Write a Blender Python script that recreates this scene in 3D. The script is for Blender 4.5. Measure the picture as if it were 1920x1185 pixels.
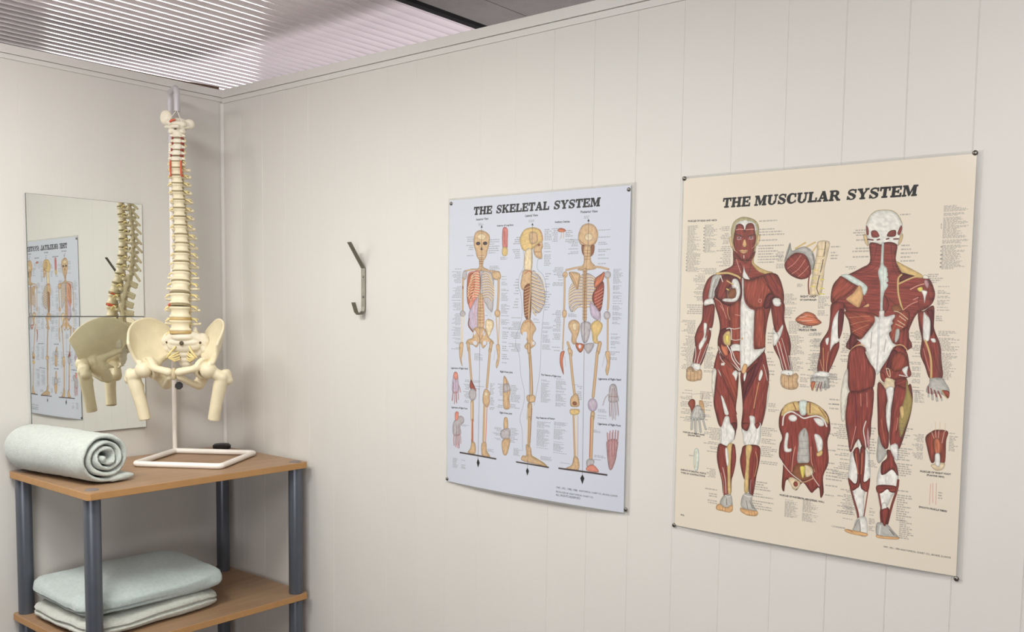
import bpy, math, random
import numpy as np
from mathutils import Vector, Matrix

for o in list(bpy.data.objects): bpy.data.objects.remove(o)
scene = bpy.context.scene
COL = scene.collection

# ------------------------------------------------------------ camera
# origin: room corner; x runs along the right wall, -y along the left wall, z = 0 at eye height
def cam_axes(yaw, pitch, roll):
    f = Vector((math.sin(yaw) * math.cos(pitch), math.cos(yaw) * math.cos(pitch), math.sin(pitch)))
    r = Vector((math.cos(yaw), -math.sin(yaw), 0)); u = r.cross(f)
    c, s = math.cos(roll), math.sin(roll)
    return c * r + s * u, -s * r + c * u, f
cam_data = bpy.data.cameras.new('camera'); cam = bpy.data.objects.new('camera', cam_data); COL.objects.link(cam)
R_, U_, F_ = cam_axes(-0.679602, -0.075, 0.0144)
cam.matrix_world = Matrix(((R_.x, U_.x, -F_.x, 2.4097), (R_.y, U_.y, -F_.y, -1.5347), (R_.z, U_.z, -F_.z, 0.0117), (0, 0, 0, 1)))
cam_data.sensor_fit = 'HORIZONTAL'; cam_data.sensor_width = 36.0
cam_data.lens = 1735.95 / 1920 * 36.0
cam_data.shift_x = -43.63 / 1920; cam_data.shift_y = 114.5 / 1920
cam_data.clip_start = .05
scene.camera = cam

# ------------------------------------------------------------ exposure, world, lights
H = 0.617            # top of the partition walls
GAP = 0.10           # the office ceiling hangs this far above the partitions
HC = H + GAP
FLOOR = -1.50
scene.view_settings.view_transform = 'Standard'
scene.view_settings.look = 'None'
scene.view_settings.exposure = -0.04
scene.view_settings.gamma = 1.0
scene.view_settings.use_curve_mapping = False

world = bpy.data.worlds.new('world'); scene.world = world; world.use_nodes = True
wb = world.node_tree.nodes['Background']; wb.inputs[0].default_value = (.62, .58, .60, 1); wb.inputs[1].default_value = .14

def area(name, loc, target, sx, sy, power, color):
    d = bpy.data.lights.new(name, 'AREA'); d.shape = 'RECTANGLE'; d.size = sx; d.size_y = sy; d.energy = power; d.color = color
    o = bpy.data.objects.new(name, d); COL.objects.link(o); o.location = loc
    o.rotation_euler = (Vector(target) - Vector(loc)).to_track_quat('-Z', 'Y').to_euler()
    return o
area('ceiling_lamp_and_fill', (.90, -1.10, HC - .02), (.85, -.95, -1.5), .50, .30, 18.5, (.985, 1, .94))
area('ceiling_lamp_and_fill', (.26, -1.30, HC - .02), (.20, -.9, -1.5), .30, .50, 9.0, (1, .93, .925))
area('ceiling_lamp_and_fill', (2.0, -1.45, HC - .02), (1.7, -.7, -1.2), 1.1, .50, 25.0, (1, .972, .972))  # added soft fill on the camera-right side, no known lamp
area('ceiling_lamp_and_fill', (2.6, -.75, HC - .02), (2.3, -.5, -1.5), .60, .30, 7.0, (1, .955, .945))
# unseen light added behind the partitions to brighten the ceiling
area('office_ceiling_fill', (1.25, 1.35, -1.2), (-.7, .5, HC), 1.2, 1.4, 66.0, (1, .95, .965))
area('far_wall_fill', (-2.0, -.2, HC - .12), (-3.8, -.1, .1), 2.2, .4, 85.0, (1, .96, .97))  # unseen fill added to brighten the far wall mirrored in the reeds
area('room_ceiling_fill', (2.7, -2.7, -.3), (.5, -.4, HC), 1.0, .8, 26.0, (1, .955, .965))  # unseen fill added behind the camera for the ceiling over the room

# ------------------------------------------------------------ helpers
def lin(c):
    return tuple(((x / 255) / 12.92 if x / 255 <= .04045 else ((x / 255 + .055) / 1.055) ** 2.4) for x in c) + (1,)

def mat(name, rgb, rough=.6, metal=0., spec=.5, bump=None, var=None, coat=0., sheen=0., noise_scale=None):
    """principled material with procedural colour variation and bump"""
    m = bpy.data.materials.new(name); m.use_nodes = True
    nt = m.node_tree; b = nt.nodes['Principled BSDF']
    b.inputs['Base Color'].default_value = lin(rgb); b.inputs['Roughness'].default_value = rough
    b.inputs['Metallic'].default_value = metal; b.inputs['Specular IOR Level'].default_value = spec
    b.inputs['Coat Weight'].default_value = coat
    if sheen: b.inputs['Sheen Weight'].default_value = sheen
    tc = nt.nodes.new('ShaderNodeTexCoord')
    if var:
        amt, sc = var
        n = nt.nodes.new('ShaderNodeTexNoise'); n.inputs['Scale'].default_value = sc; n.inputs['Detail'].default_value = 4
        nt.links.new(tc.outputs['Object'], n.inputs['Vector'])
        r = nt.nodes.new('ShaderNodeValToRGB')
        c = lin(rgb); r.color_ramp.elements[0].position = .3; r.color_ramp.elements[1].position = .7
        r.color_ramp.elements[0].color = tuple(x * (1 - amt) for x in c[:3]) + (1,)
        r.color_ramp.elements[1].color = tuple(min(1, x * (1 + amt)) for x in c[:3]) + (1,)
        nt.links.new(n.outputs['Fac'], r.inputs['Fac']); nt.links.new(r.outputs['Color'], b.inputs['Base Color'])
    if bump:
        st, sc, dist = bump
        n2 = nt.nodes.new('ShaderNodeTexNoise'); n2.inputs['Scale'].default_value = sc; n2.inputs['Detail'].default_value = 3
        nt.links.new(tc.outputs['Object'], n2.inputs['Vector'])
        bp = nt.nodes.new('ShaderNodeBump'); bp.inputs['Strength'].default_value = st; bp.inputs['Distance'].default_value = dist
        nt.links.new(n2.outputs['Fac'], bp.inputs['Height']); nt.links.new(bp.outputs['Normal'], b.inputs['Normal'])
    return m

class G:
    """geometry bag: collects shapes that become one mesh"""
    def __init__(s): s.v = []; s.f = []; s.mi = []
    def add(s, V, F, mi=0):
        o = len(s.v); s.v += [tuple(map(float, p)) for p in V]; s.f += [tuple(i + o for i in f) for f in F]; s.mi += [mi] * len(F); return s
    def box(s, a, b, mi=0):
        (x0, y0, z0), (x1, y1, z1) = a, b
        V = [(x0, y0, z0), (x1, y0, z0), (x1, y1, z0), (x0, y1, z0), (x0, y0, z1), (x1, y0, z1), (x1, y1, z1), (x0, y1, z1)]
        return s.add(V, [(0, 3, 2, 1), (4, 5, 6, 7), (0, 1, 5, 4), (1, 2, 6, 5), (2, 3, 7, 6), (3, 0, 4, 7)], mi)
    def tube(s, pts, rad, seg=14, cap=True, mi=0, flat=1.):
        """tube through points; rad scalar or list"""
        P = [Vector(p) for p in pts]; n = len(P)
        if not hasattr(rad, '__len__'): rad = [rad] * n
        t0 = (P[1] - P[0]).normalized(); ref = Vector((0, 0, 1)) if abs(t0.z) < .9 else Vector((1, 0, 0))
        nn = (ref - t0 * ref.dot(t0)).normalized(); V = []
        for i in range(n):
            t = (P[min(i + 1, n - 1)] - P[max(i - 1, 0)]).normalized()
            nn = (nn - t * nn.dot(t)).normalized(); bb = t.cross(nn)
            for k in range(seg):
                a = math.tau * k / seg
                V.append(P[i] + (nn * math.cos(a) + bb * math.sin(a) * flat) * rad[i])
        F = [(i * seg + k, i * seg + (k + 1) % seg, (i + 1) * seg + (k + 1) % seg, (i + 1) * seg + k) for i in range(n - 1) for k in range(seg)]
        if cap: F += [tuple(range(seg))[::-1], tuple((n - 1) * seg + k for k in range(seg))]
        return s.add(V, F, mi)
    def capsule(s, a, b, ra, rb=None, seg=12, mi=0):
        rb = ra if rb is None else rb; a = Vector(a); b = Vector(b); d = (b - a)
        if d.length < 1e-6: d = Vector((0, 0, 1e-4)); b = a + d
        u = d.normalized(); P = []; R = []
        for k in range(5):
            w = math.pi / 2 * (k / 4.5 + .02); P.append(a - u * ra * math.cos(w)); R.append(max(ra * math.sin(w), 1e-5))
        P.append(a); R.append(ra); P.append(b); R.append(rb)
        for k in range(4, -1, -1):
            w = math.pi / 2 * (k / 4.5 + .02); P.append(b + u * rb * math.cos(w)); R.append(max(rb * math.sin(w), 1e-5))
        return s.tube(P, R, seg, True, mi)
    def ball(s, c, r, seg=16, rings=10, mi=0, M=None):
        """ellipsoid; r scalar or three half axes; M 3x3 axes"""
        if not hasattr(r, '__len__'): r = (r, r, r)
        V = []; F = []; c = Vector(c)
        for i in range(rings + 1):
            th = math.pi * i / rings
            for k in range(seg):
                a = math.tau * k / seg; p = Vector((r[0] * math.sin(th) * math.cos(a), r[1] * math.sin(th) * math.sin(a), r[2] * math.cos(th)))
                V.append(c + (M @ p if M else p))
        for i in range(rings):
            for k in range(seg):
                q = (i * seg + k, (i + 1) * seg + k, (i + 1) * seg + (k + 1) % seg, i * seg + (k + 1) % seg)
                F.append(q)
        return s.add(V, F, mi)
    def prism(s, poly, axis, a, b, mi=0):
        """extrude a 2D polygon along an axis (0,1,2) from a to b"""
        def P(u, v, w): return {0: (w, u, v), 1: (u, w, v), 2: (u, v, w)}[axis]
        n = len(poly); V = [P(u, v, a) for u, v in poly] + [P(u, v, b) for u, v in poly]
        F = [tuple(range(n))[::-1], tuple(range(n, 2 * n))] + [(k, (k + 1) % n, n + (k + 1) % n, n + k) for k in range(n)]
        return s.add(V, F, mi)
    def sheet(s, fn, nu, nv, thick, mi=0):
        """thick sheet over a grid function fn(u, v) -> (point, normal)"""
        A = [[fn(i / nu, j / nv) for i in range(nu + 1)] for j in range(nv + 1)]
        top = [Vector(p) + Vector(n) * thick / 2 for row in A for p, n in row]; bot = [Vector(p) - Vector(n) * thick / 2 for row in A for p, n in row]
        w = nu + 1; N = len(top); F = []
        for j in range(nv):
            for i in range(nu):
                a = j * w + i; F.append((a, a + 1, a + w + 1, a + w)); F.append((N + a, N + a + w, N + a + w + 1, N + a + 1))
        for i in range(nu):
            F.append((i, N + i, N + i + 1, i + 1)); a = nv * w + i; F.append((a, a + 1, N + a + 1, N + a))
        for j in range(nv):
            a = j * w; F.append((a, a + w, N + a + w, N + a)); a = j * w + nu; F.append((a, N + a, N + a + w, a + w))
        return s.add(top + bot, F, mi)

def finish(me, smooth, angle=40):
    me.validate(); me.update()
    import bmesh
    bm = bmesh.new(); bm.from_mesh(me); bmesh.ops.recalc_face_normals(bm, faces=bm.faces)
    for f in bm.faces: f.smooth = smooth
    if smooth:
        lim = math.radians(angle)
        for e in bm.edges:
            if len(e.link_faces) == 2 and e.calc_face_angle(0) > lim: e.smooth = False
    bm.to_mesh(me); bm.free()

def obj(name, g, mats, parent=None, smooth=True, angle=40, bevel=None):
    me = bpy.data.meshes.new(name)
    me.from_pydata(g.v, [], g.f)
    if not isinstance(mats, (list, tuple)): mats = [mats]
    for m in mats: me.materials.append(m)
    for p, i in zip(me.polygons, g.mi): p.material_index = i
    finish(me, smooth, angle)
    o = bpy.data.objects.new(name, me); COL.objects.link(o)
    if parent is not None:
        o.parent = parent
        root = parent; off = Vector((0, 0, 0))
        while root is not None: off += root.location; root = root.parent
        me.transform(Matrix.Translation(-off))
    if bevel:
        b = o.modifiers.new('bevel', 'BEVEL'); b.width = bevel; b.segments = 3; b.limit_method = 'ANGLE'
    return o

def fused(name, g, m, voxel, smooth_it=6, parent=None, factor=.5):
    """voxel-fuse overlapping shapes into one continuous organic surface"""
    me = bpy.data.meshes.new(name + '_raw'); me.from_pydata(g.v, [], g.f); finish(me, True)
    t = bpy.data.objects.new('raw', me); COL.objects.link(t)
    r = t.modifiers.new('r', 'REMESH'); r.mode = 'VOXEL'; r.voxel_size = voxel; r.use_smooth_shade = True
    sm = t.modifiers.new('s', 'SMOOTH'); sm.factor = factor; sm.iterations = smooth_it
    dg = bpy.context.evaluated_depsgraph_get(); dg.update()
    out = bpy.data.meshes.new_from_object(t.evaluated_get(dg)); out.name = name
    bpy.data.objects.remove(t); bpy.data.meshes.remove(me)
    out.materials.clear(); out.materials.append(m)
    for p in out.polygons: p.use_smooth = True
    o = bpy.data.objects.new(name, out); COL.objects.link(o)
    if parent is not None:
        o.parent = parent; off = Vector((0, 0, 0)); q = parent
        while q is not None: off += q.location; q = q.parent
        out.transform(Matrix.Translation(-off))
    return o

def thing(name, loc, label, cat, group=None):
    o = bpy.data.objects.new(name, None); COL.objects.link(o); o.location = loc; o.empty_display_size = .05
    return tag(o, label, cat, group)
def tag(o, label, cat, group=None):
    o['label'] = label; o['category'] = cat
    if group: o['group'] = group
    return o
def struct(o): o['kind'] = 'structure'; return o

# ------------------------------------------------------------ materials
M_WALL = mat('white_wall_paint', (212, 209, 203), .55, var=(.015, 3), bump=(.12, 260, .0004))
M_DARKWALL = mat('greige_wall_paint', (88, 84, 80), .8, var=(.03, 4))
M_TRIM = mat('white_trim_paint', (216, 213, 208), .5, var=(.01, 5))
M_FLOOR = mat('grey_carpet', (56, 53, 51), .9, var=(.2, 90), bump=(.5, 500, .002))
M_CEIL = mat('ribbed_ceiling_enamel', (232, 222, 227), .125, spec=.5)
M_TILE = mat('grey_ceiling_tile', (120, 116, 114), .9, var=(.06, 30), bump=(.3, 300, .0005))
M_BLACK = mat('black_plastic', (24, 23, 24), .45, var=(.2, 40))
M_BONE = mat('ivory_bone_plastic', (224, 212, 180), .42, var=(.05, 38), bump=(.25, 330, .0006))
M_BONE2 = mat('pale_bone_plastic', (224, 216, 196), .45, var=(.06, 40), bump=(.3, 300, .0006))
M_DISC = mat('grey_brown_disc_rubber', (150, 136, 104), .5, var=(.12, 60))
M_DISCL = mat('amber_disc_rubber', (188, 158, 100), .4, var=(.12, 60))
M_NERVE = mat('yellow_nerve_plastic', (224, 206, 146), .5, var=(.08, 90))
M_RED = mat('red_artery_plastic', (206, 84, 52), .4, var=(.1, 80))
M_DRED = mat('dark_red_artery_plastic', (150, 52, 48), .4, var=(.1, 80))
M_STAND = mat('white_enamelled_tube', (236, 230, 222), .3, coat=.3, var=(.01, 20))
M_STEEL = mat('grey_plastic_hook', (196, 192, 196), .35, var=(.05, 30))
M_HOLE = mat('hole_shade', (86, 76, 60), .9, var=(.1, 90))  # solid dark blobs carry the shade of holes and gaps in their colour
M_METAL = mat('dull_grey_steel', (140, 138, 128), .38, metal=.85, var=(.12, 60), bump=(.1, 400, .0003))
M_PIN = mat('dark_steel_pin', (120, 116, 110), .3, metal=.9, var=(.1, 200))
M_POST = mat('slate_grey_tube', (92, 97, 106), .36, metal=.35, var=(.04, 30))
M_CAP = mat('grey_tube_cap', (120, 112, 110), .5, var=(.05, 60))
M_GAPSHADE = mat('brown_gap_shade', (96, 74, 60), .8, var=(.2, 60))
M_MIRROR = bpy.data.materials.new('mirror_silver'); M_MIRROR.use_nodes = True
_b = M_MIRROR.node_tree.nodes['Principled BSDF']; _b.inputs['Metallic'].default_value = 1; _b.inputs['Roughness'].default_value = .012
_b.inputs['Base Color'].default_value = lin((236, 238, 232))
M_GLASSEDGE = mat('mirror_edge', (96, 104, 98), .2, var=(.1, 50))

def wood_mat():
    m = bpy.data.materials.new('beech_laminate'); m.use_nodes = True; nt = m.node_tree; b = nt.nodes['Principled BSDF']
    tc = nt.nodes.new('ShaderNodeTexCoord'); mp = nt.nodes.new('ShaderNodeMapping'); mp.inputs['Scale'].default_value = (60, 3.5, 60)
    n = nt.nodes.new('ShaderNodeTexNoise'); n.inputs['Scale'].default_value = 1.6; n.inputs['Detail'].default_value = 6
    r = nt.nodes.new('ShaderNodeValToRGB'); r.color_ramp.elements[0].position = .3; r.color_ramp.elements[1].position = .72
    r.color_ramp.elements[0].color = lin((146, 116, 88)); r.color_ramp.elements[1].color = lin((164, 132, 102))
    nt.links.new(tc.outputs['Object'], mp.inputs['Vector']); nt.links.new(mp.outputs['Vector'], n.inputs['Vector'])
    nt.links.new(n.outputs['Fac'], r.inputs['Fac']); nt.links.new(r.outputs['Color'], b.inputs['Base Color'])
    b.inputs['Roughness'].default_value = .42
    return m
M_WOOD = wood_mat()
M_WOODEDGE = mat('beech_edge_band', (176, 132, 82), .45, var=(.06, 40))

def terry(name, rgb):
    m = mat(name, rgb, .95, spec=.15, sheen=.35, var=(.07, 120))
    nt = m.node_tree; b = nt.nodes['Principled BSDF']; tc = nt.nodes.new('ShaderNodeTexCoord')
    v = nt.nodes.new('ShaderNodeTexVoronoi'); v.inputs['Scale'].default_value = 620
    n = nt.nodes.new('ShaderNodeTexNoise'); n.inputs['Scale'].default_value = 340; n.inputs['Detail'].default_value = 4
    a = nt.nodes.new('ShaderNodeMath'); a.operation = 'ADD'
    nt.links.new(tc.outputs['Object'], v.inputs['Vector']); nt.links.new(tc.outputs['Object'], n.inputs['Vector'])
    nt.links.new(v.outputs['Distance'], a.inputs[0]); nt.links.new(n.outputs['Fac'], a.inputs[1])
    bp = nt.nodes.new('ShaderNodeBump'); bp.inputs['Strength'].default_value = .8; bp.inputs['Distance'].default_value = .0014
    nt.links.new(a.outputs[0], bp.inputs['Height']); nt.links.new(bp.outputs['Normal'], b.inputs['Normal'])
    return m
M_TOWEL = terry('pale_green_terry', (196, 203, 196))
M_TOWEL2 = terry('pale_aqua_terry', (186, 198, 195))
M_TOWEL3 = terry('cream_green_terry', (196, 199, 189))
# ------------------------------------------------------------ the room
X_END, Y_END = 3.5, -3.3
def grooved_wall(name, axis, a, b, grooves, thick=.05):
    """panelled wall from a to b along its axis with fine vertical V grooves; its face lies in the plane of the corner"""
    pts = [(a, 0.)]; w = .0012; d = .0012
    for gpos in sorted(grooves):
        k = (.30 if gpos < 1.2 else (.7 if gpos < 1.75 else 1.)) if axis == 'x' else .22
        pts += [(gpos - w * max(k, .45), 0.), (gpos, d * k), (gpos + w * max(k, .45), 0.)]
    pts.append((b, 0.))
    poly = pts + [(b, thick), (a, thick)]
    g = G()
    if axis == 'x': g.prism(poly, 2, FLOOR, H)
    else: g.prism([(-q, p) for p, q in poly], 2, FLOOR, H)
    return struct(obj(name, g, M_WALL, smooth=False))
PITCH = .1017
grooved_wall('wall_right', 'x', -.05, X_END, [1.5137 + PITCH * k for k in range(-14, 19) if 1.5137 + PITCH * k > .05])
grooved_wall('wall_left', 'y', Y_END, 0., [-.3505 - PITCH * k for k in range(-2, 28, 1)])
struct(obj('wall_back', G().box((-.05, Y_END - .05, FLOOR), (X_END, Y_END, H)), M_DARKWALL, smooth=False))
struct(obj('wall_front', G().box((X_END, Y_END, FLOOR), (X_END + .05, .05, H)), M_DARKWALL, smooth=False))
struct(obj('floor', G().box((-4.2, Y_END - .3, FLOOR - .05), (X_END + .3, 3.6, FLOOR)), M_FLOOR, smooth=False))

# capping strips along the top of both visible walls
def strip(name, along, a, b, z0, z1, out):
    g = G()
    if along == 'x': g.box((a, -out, z0), (b, -.0002, z1))
    else: g.box((.0002, a, z0), (out, b, z1))
    return struct(obj(name, g, M_TRIM, smooth=False, bevel=.0009))
strip('trim_1', 'x', .0062, X_END, H - .021, H + .0015, .006)
strip('trim_2', 'x', .0035, X_END, H - .0355, H - .0218, .0032)
strip('trim_3', 'y', Y_END, -.0002, H - .019, H + .0015, .006)
strip('trim_4', 'y', Y_END, -.0002, H - .0315, H - .0198, .0032)
g = G(); g.prism([(.0005, -.0005), (.0085, -.0005)] + [(.0085 - .0075 * math.sin(t), -.0005 - .008 * (1 - math.cos(t)) - .0005) for t in (.5, 1.0, 1.3, 1.57)], 2, FLOOR, H - .036)
struct(obj('trim_5', g, M_TRIM, smooth=False))
# shade of the gap above the left wall, put in as a brown strip
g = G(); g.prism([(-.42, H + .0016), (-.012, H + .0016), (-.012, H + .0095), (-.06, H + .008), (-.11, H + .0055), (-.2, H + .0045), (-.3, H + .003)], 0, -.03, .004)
struct(obj('gap_shade_strip', g, M_GAPSHADE, smooth=False))

# ribbed ceiling: shallow convex reeds running away from the viewer, parallel to the left wall
RP = .0345 * (HC - .0117) / (H - .0117)
BAR = 1.02 - 3.4 * .667 * GAP * 1.0
BAR = 1.022 - (1.022 - .679) / .15 * GAP
LINE = 1.147 - (1.147 - .834) / .15 * GAP
n_r = int((BAR + 2.6) / RP); V = []; F = []; tilt = math.radians(11)
Rr = RP / 2 / math.sin(tilt); seg = 14; y0, y1 = Y_END, 3.2
xs = []
for i in range(n_r):
    xc = BAR - .004 - RP * (i + .5)
    for k in range(seg + 1):
        a = -tilt + 2 * tilt * k / seg
        xs.append((xc - Rr * math.sin(a), HC - (Rr * math.cos(a) - Rr * math.cos(tilt))))
for x, z in xs: V += [(x, y0, z), (x, y1, z)]
F = [(2 * i, 2 * i + 1, 2 * i + 3, 2 * i + 2) for i in range(len(xs) - 1)]
o = len(V); xa, xb = xs[0][0], xs[-1][0]
V += [(xa, y0, HC + .02), (xa, y1, HC + .02), (xb, y0, HC + .02), (xb, y1, HC + .02)]
F += [(0, 1, o + 1, o), (len(xs) * 2 - 2, len(xs) * 2 - 1, o + 3, o + 2), (o, o + 1, o + 3, o + 2)]
ce = obj('ceiling', G().add(V, F), M_CEIL, smooth=True, angle=14); struct(ce)
struct(obj('trim_7', G().box((BAR - .004, y0, HC - .012), (BAR + .016, y1, HC + .02)), M_BLACK, smooth=False))
# grey tiled office ceiling beyond the black bar, with fine grid joints
g = G(); x = BAR + .0165; xe = LINE
cols = [(x, LINE - .0015)] + [(LINE + .0015 + .6 * k, LINE + .6 * (k + 1) - .0015) for k in range(5)]
yj = -.02 + .0
rows = [(yj - .6 * (k + 1) + .0015, yj - .6 * k - .0015) for k in range(6)] + [(yj + .6 * k + .0015, yj + .6 * (k + 1) - .0015) for k in range(5)]
for ci, (a, b) in enumerate(cols):
    for c, d in (rows if ci else [(y0, y1)]): g.box((a, c, HC - .003), (b, d, HC + .01))
g.box((x, y0, HC + .0), (LINE + 3, y1, HC + .02), 1)
struct(obj('ceiling_tiles', g, [M_TILE, mat('dark_tile_joint', (70, 66, 62), .9, var=(.1, 40))], smooth=False))

# the tall bright window of the office beyond the partitions; it shines in under the ceiling and glints along the reeds
em = bpy.data.materials.new('daylight_window'); em.use_nodes = True; nt = em.node_tree; nt.nodes.clear()
e = nt.nodes.new('ShaderNodeEmission'); e.inputs[0].default_value = (1, .97, .95, 1); e.inputs[1].default_value = 11
ou = nt.nodes.new('ShaderNodeOutputMaterial'); nt.links.new(e.outputs[0], ou.inputs[0])
WX, WYA, WYB = -3.8, 1.15, 2.62
struct(obj('window_1', G().box((WX - .01, WYA, HC - .76), (WX, WYB, HC - .04)), em, smooth=False))
struct(obj('wall_far', G().box((WX - .08, -3.4, FLOOR), (WX - .011, 3.5, HC)), M_WALL, smooth=False))

# ------------------------------------------------------------ shelf unit in the corner
BX, BY = .415, -.602; AX, AY = .006, -.019
TOPZ = -.405; ZS = [TOPZ, -.759, -1.114, -1.468]; TH = .0165
shelf = thing('shelf_unit', (.2, -.3, FLOOR), 'beech shelf unit on slate grey tube legs, standing in the room corner', 'shelf')
POSTS = [(.064, -.053), (.392, -.044), (.030, -.578), (.378, -.576)]
for i, z in enumerate(ZS):
    c = .006
    poly = [(AX + c, AY), (BX - c, AY), (BX, AY - c), (BX, BY + c), (BX - c, BY), (AX + c, BY), (AX, BY + c), (AX, AY - c)]
    g = G().prism(poly, 2, z - TH, z)
    for k in range(len(g.mi)): g.mi[k] = 0 if k < 2 else 1
    obj('shelf_board', g, [M_WOOD, M_WOODEDGE], shelf, smooth=False, bevel=.0012)
for px, py in POSTS:
        for i in range(3):
            za, zb = ZS[i + 1], ZS[i] - TH
            obj('tube_leg', G().tube([(px, py, za), (px, py, za + .002), (px, py, zb - .002), (px, py, zb)], [.0175, .018, .018, .0175], 28), M_POST, shelf)
        obj('tube_leg', G().tube([(px, py, FLOOR), (px, py, ZS[3] - TH)], .018, 28), M_POST, shelf)
        if not (px < .1 and py > -.1):
            obj('end_cap', G().tube([(px, py, TOPZ), (px, py, TOPZ + .0014), (px, py, TOPZ + .0022)], [.0150, .0148, .012], 28), M_CAP, shelf)
# the raised black knob cap at the back corner
g = G(); cx, cy = POSTS[0][0] + .006, POSTS[0][1] - .005
g.tube([(cx, cy, TOPZ), (cx, cy, TOPZ + .003), (cx, cy, TOPZ + .012), (cx, cy, TOPZ + .016)], [.016, .024, .025, .020], 28)
kc = obj('end_cap', g, M_BLACK, shelf); kc['label'] = 'raised black cap on the rear tube'

# ------------------------------------------------------------ mirror tiles on the left wall
def mirror_tile(zb, zt, tilt, label):
    y0, y1 = -.5444, -.2480; zc = (zb + zt) / 2
    o = thing('mirror_tile', (.0006, (y0 + y1) / 2, zc), label, 'mirror', 'square mirror tiles on the left wall')
    hy, hz = (y1 - y0) / 2, (zt - zb) / 2
    def P(x, y, z): return (x + (z - hz) * math.tan(tilt), y, z)
    def block(x0, x1, iy, mi=0):
        V = [P(x, y, z) for x in (x0, x1) for y, z in ((-hy + iy, -hz + iy), (hy - iy, -hz + iy), (hy - iy, hz - iy), (-hy + iy, hz - iy))]
        return G().add(V, [(0, 3, 2, 1), (4, 5, 6, 7), (0, 1, 5, 4), (1, 2, 6, 5), (2, 3, 7, 6), (3, 0, 4, 7)])
    for nm, g, m in (('glass_edge', block(.0002, .0030, 0), M_GLASSEDGE), ('mirror_face', block(.0030, .0036, .0007), M_MIRROR)):
        me = bpy.data.meshes.new(nm); me.from_pydata(g.v, [], g.f); me.materials.append(m); finish(me, False)
        c = bpy.data.objects.new(nm, me); COL.objects.link(c); c.parent = o
    # small dark adhesive marks down the right edge
    return o
mirror_tile(-.0275, .2725, math.radians(-.45), 'upper of two square frameless mirror tiles on the left wall, reflecting the spine')
mirror_tile(-.3289, -.0290, math.radians(-.45), 'lower of two square frameless mirror tiles, reflecting the pelvis above the rolled towel')

# ------------------------------------------------------------ steel coat hook on the right wall
hx = .617; w = .0072; t = .0022
path = [(-.0480, .1650), (-.0035, .1030), (-.0030, .050), (-.0030, .0075), (-.0050, -.004), (-.011, -.011), (-.019, -.012), (-.026, -.006), (-.035, .018)]
V = []; F = []
for i, (y, z) in enumerate(path):
    a = Vector(path[max(i - 1, 0)]); b = Vector(path[min(i + 1, len(path) - 1)]); d = (b - a).normalized(); n = Vector((-d.y, d.x)) * t / 2
    for sx in (-w, w):
        for s in (1, -1): V.append((hx + sx, y + n.x * s, z + n.y * s))
for i in range(len(path) - 1):
    a = 4 * i; b = a + 4; F += [(a, a + 2, b + 2, b), (a + 1, b + 1, b + 3, a + 3), (a, b, b + 1, a + 1), (a + 2, a + 3, b + 3, b + 2)]
F += [(0, 1, 3, 2), (len(V) - 4, len(V) - 2, len(V) - 1, len(V) - 3)]
hook = thing('coat_hook', (hx, 0, .05), 'bent grey steel coat hook on the bare white wall, left of the posters', 'hook')
obj('hook_strap', G().add(V, F), M_METAL, hook, smooth=False, bevel=.0005)
for z in (.082, .032):
    obj('screw', G().tube([(hx, -.0042, z), (hx, -.0056, z), (hx, -.0060, z)], [.0030, .0028, .0015], 12), M_METAL, hook)
# ------------------------------------------------------------ printing ink for the two posters
PAL = dict(skin=(170,160,120), ear=(196,172,128), white=(214,212,204), skull=(208,206,196), m=(122,58,50), m2=(134,66,52),
  maroon=(92,42,42), plum=(104,46,52), dark=(62,52,52), pink=(206,150,132), tan=(202,160,112), bone=(188,158,122), bonep=(208,190,156),
  gold=(198,170,114), yellow=(210,194,96), orange=(176,104,76), brown=(128,82,56), olive=(150,132,80), steel=(172,170,162), grey=(128,128,130),
  greyp=(168,162,164), lilac=(176,162,178), mauve=(170,132,132), tealw=(196,206,196), pale=(205,200,186), paper=(212,214,222), black=(22,22,26),
  salmon=(200,130,112), rose=(188,116,112), red=(190,60,50), outline=(110,112,122))
FLAT = {'dark', 'black', 'paper', 'outline', 'grey'}

def ink_noise(h, w, seed, sx, sy):
    r = np.random.RandomState(seed)
    g = r.rand(int(h / sy) + 3, int(w / sx) + 3)
    y = np.arange(h) / sy; x = np.arange(w) / sx
    y0 = y.astype(int); x0 = x.astype(int); fy = (y - y0)[:, None]; fx = (x - x0)[None]
    a = g[y0][:, x0]; b = g[y0][:, x0 + 1]; c = g[y0 + 1][:, x0]; d = g[y0 + 1][:, x0 + 1]
    return (a * (1 - fx) + b * fx) * (1 - fy) + (c * (1 - fx) + d * fx) * fy

def smooth_loop(P, closed=True, n=4):
    P = np.array(P, float); m = len(P)
    if m < 3: return P
    out = []
    rng = range(m) if closed else range(m - 1)
    for i in rng:
        if closed: a, b, c, d = P[i - 1], P[i], P[(i + 1) % m], P[(i + 2) % m]
        else: a, b, c, d = P[max(i - 1, 0)], P[i], P[i + 1], P[min(i + 2, m - 1)]
        for k in range(n):
            t = k / n
            out.append(.5 * ((2 * b) + (-a + c) * t + (2 * a - 5 * b + 4 * c - d) * t * t + (-a + 3 * b - 3 * c + d) * t ** 3))
    if not closed: out.append(P[-1])
    return np.array(out)

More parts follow.
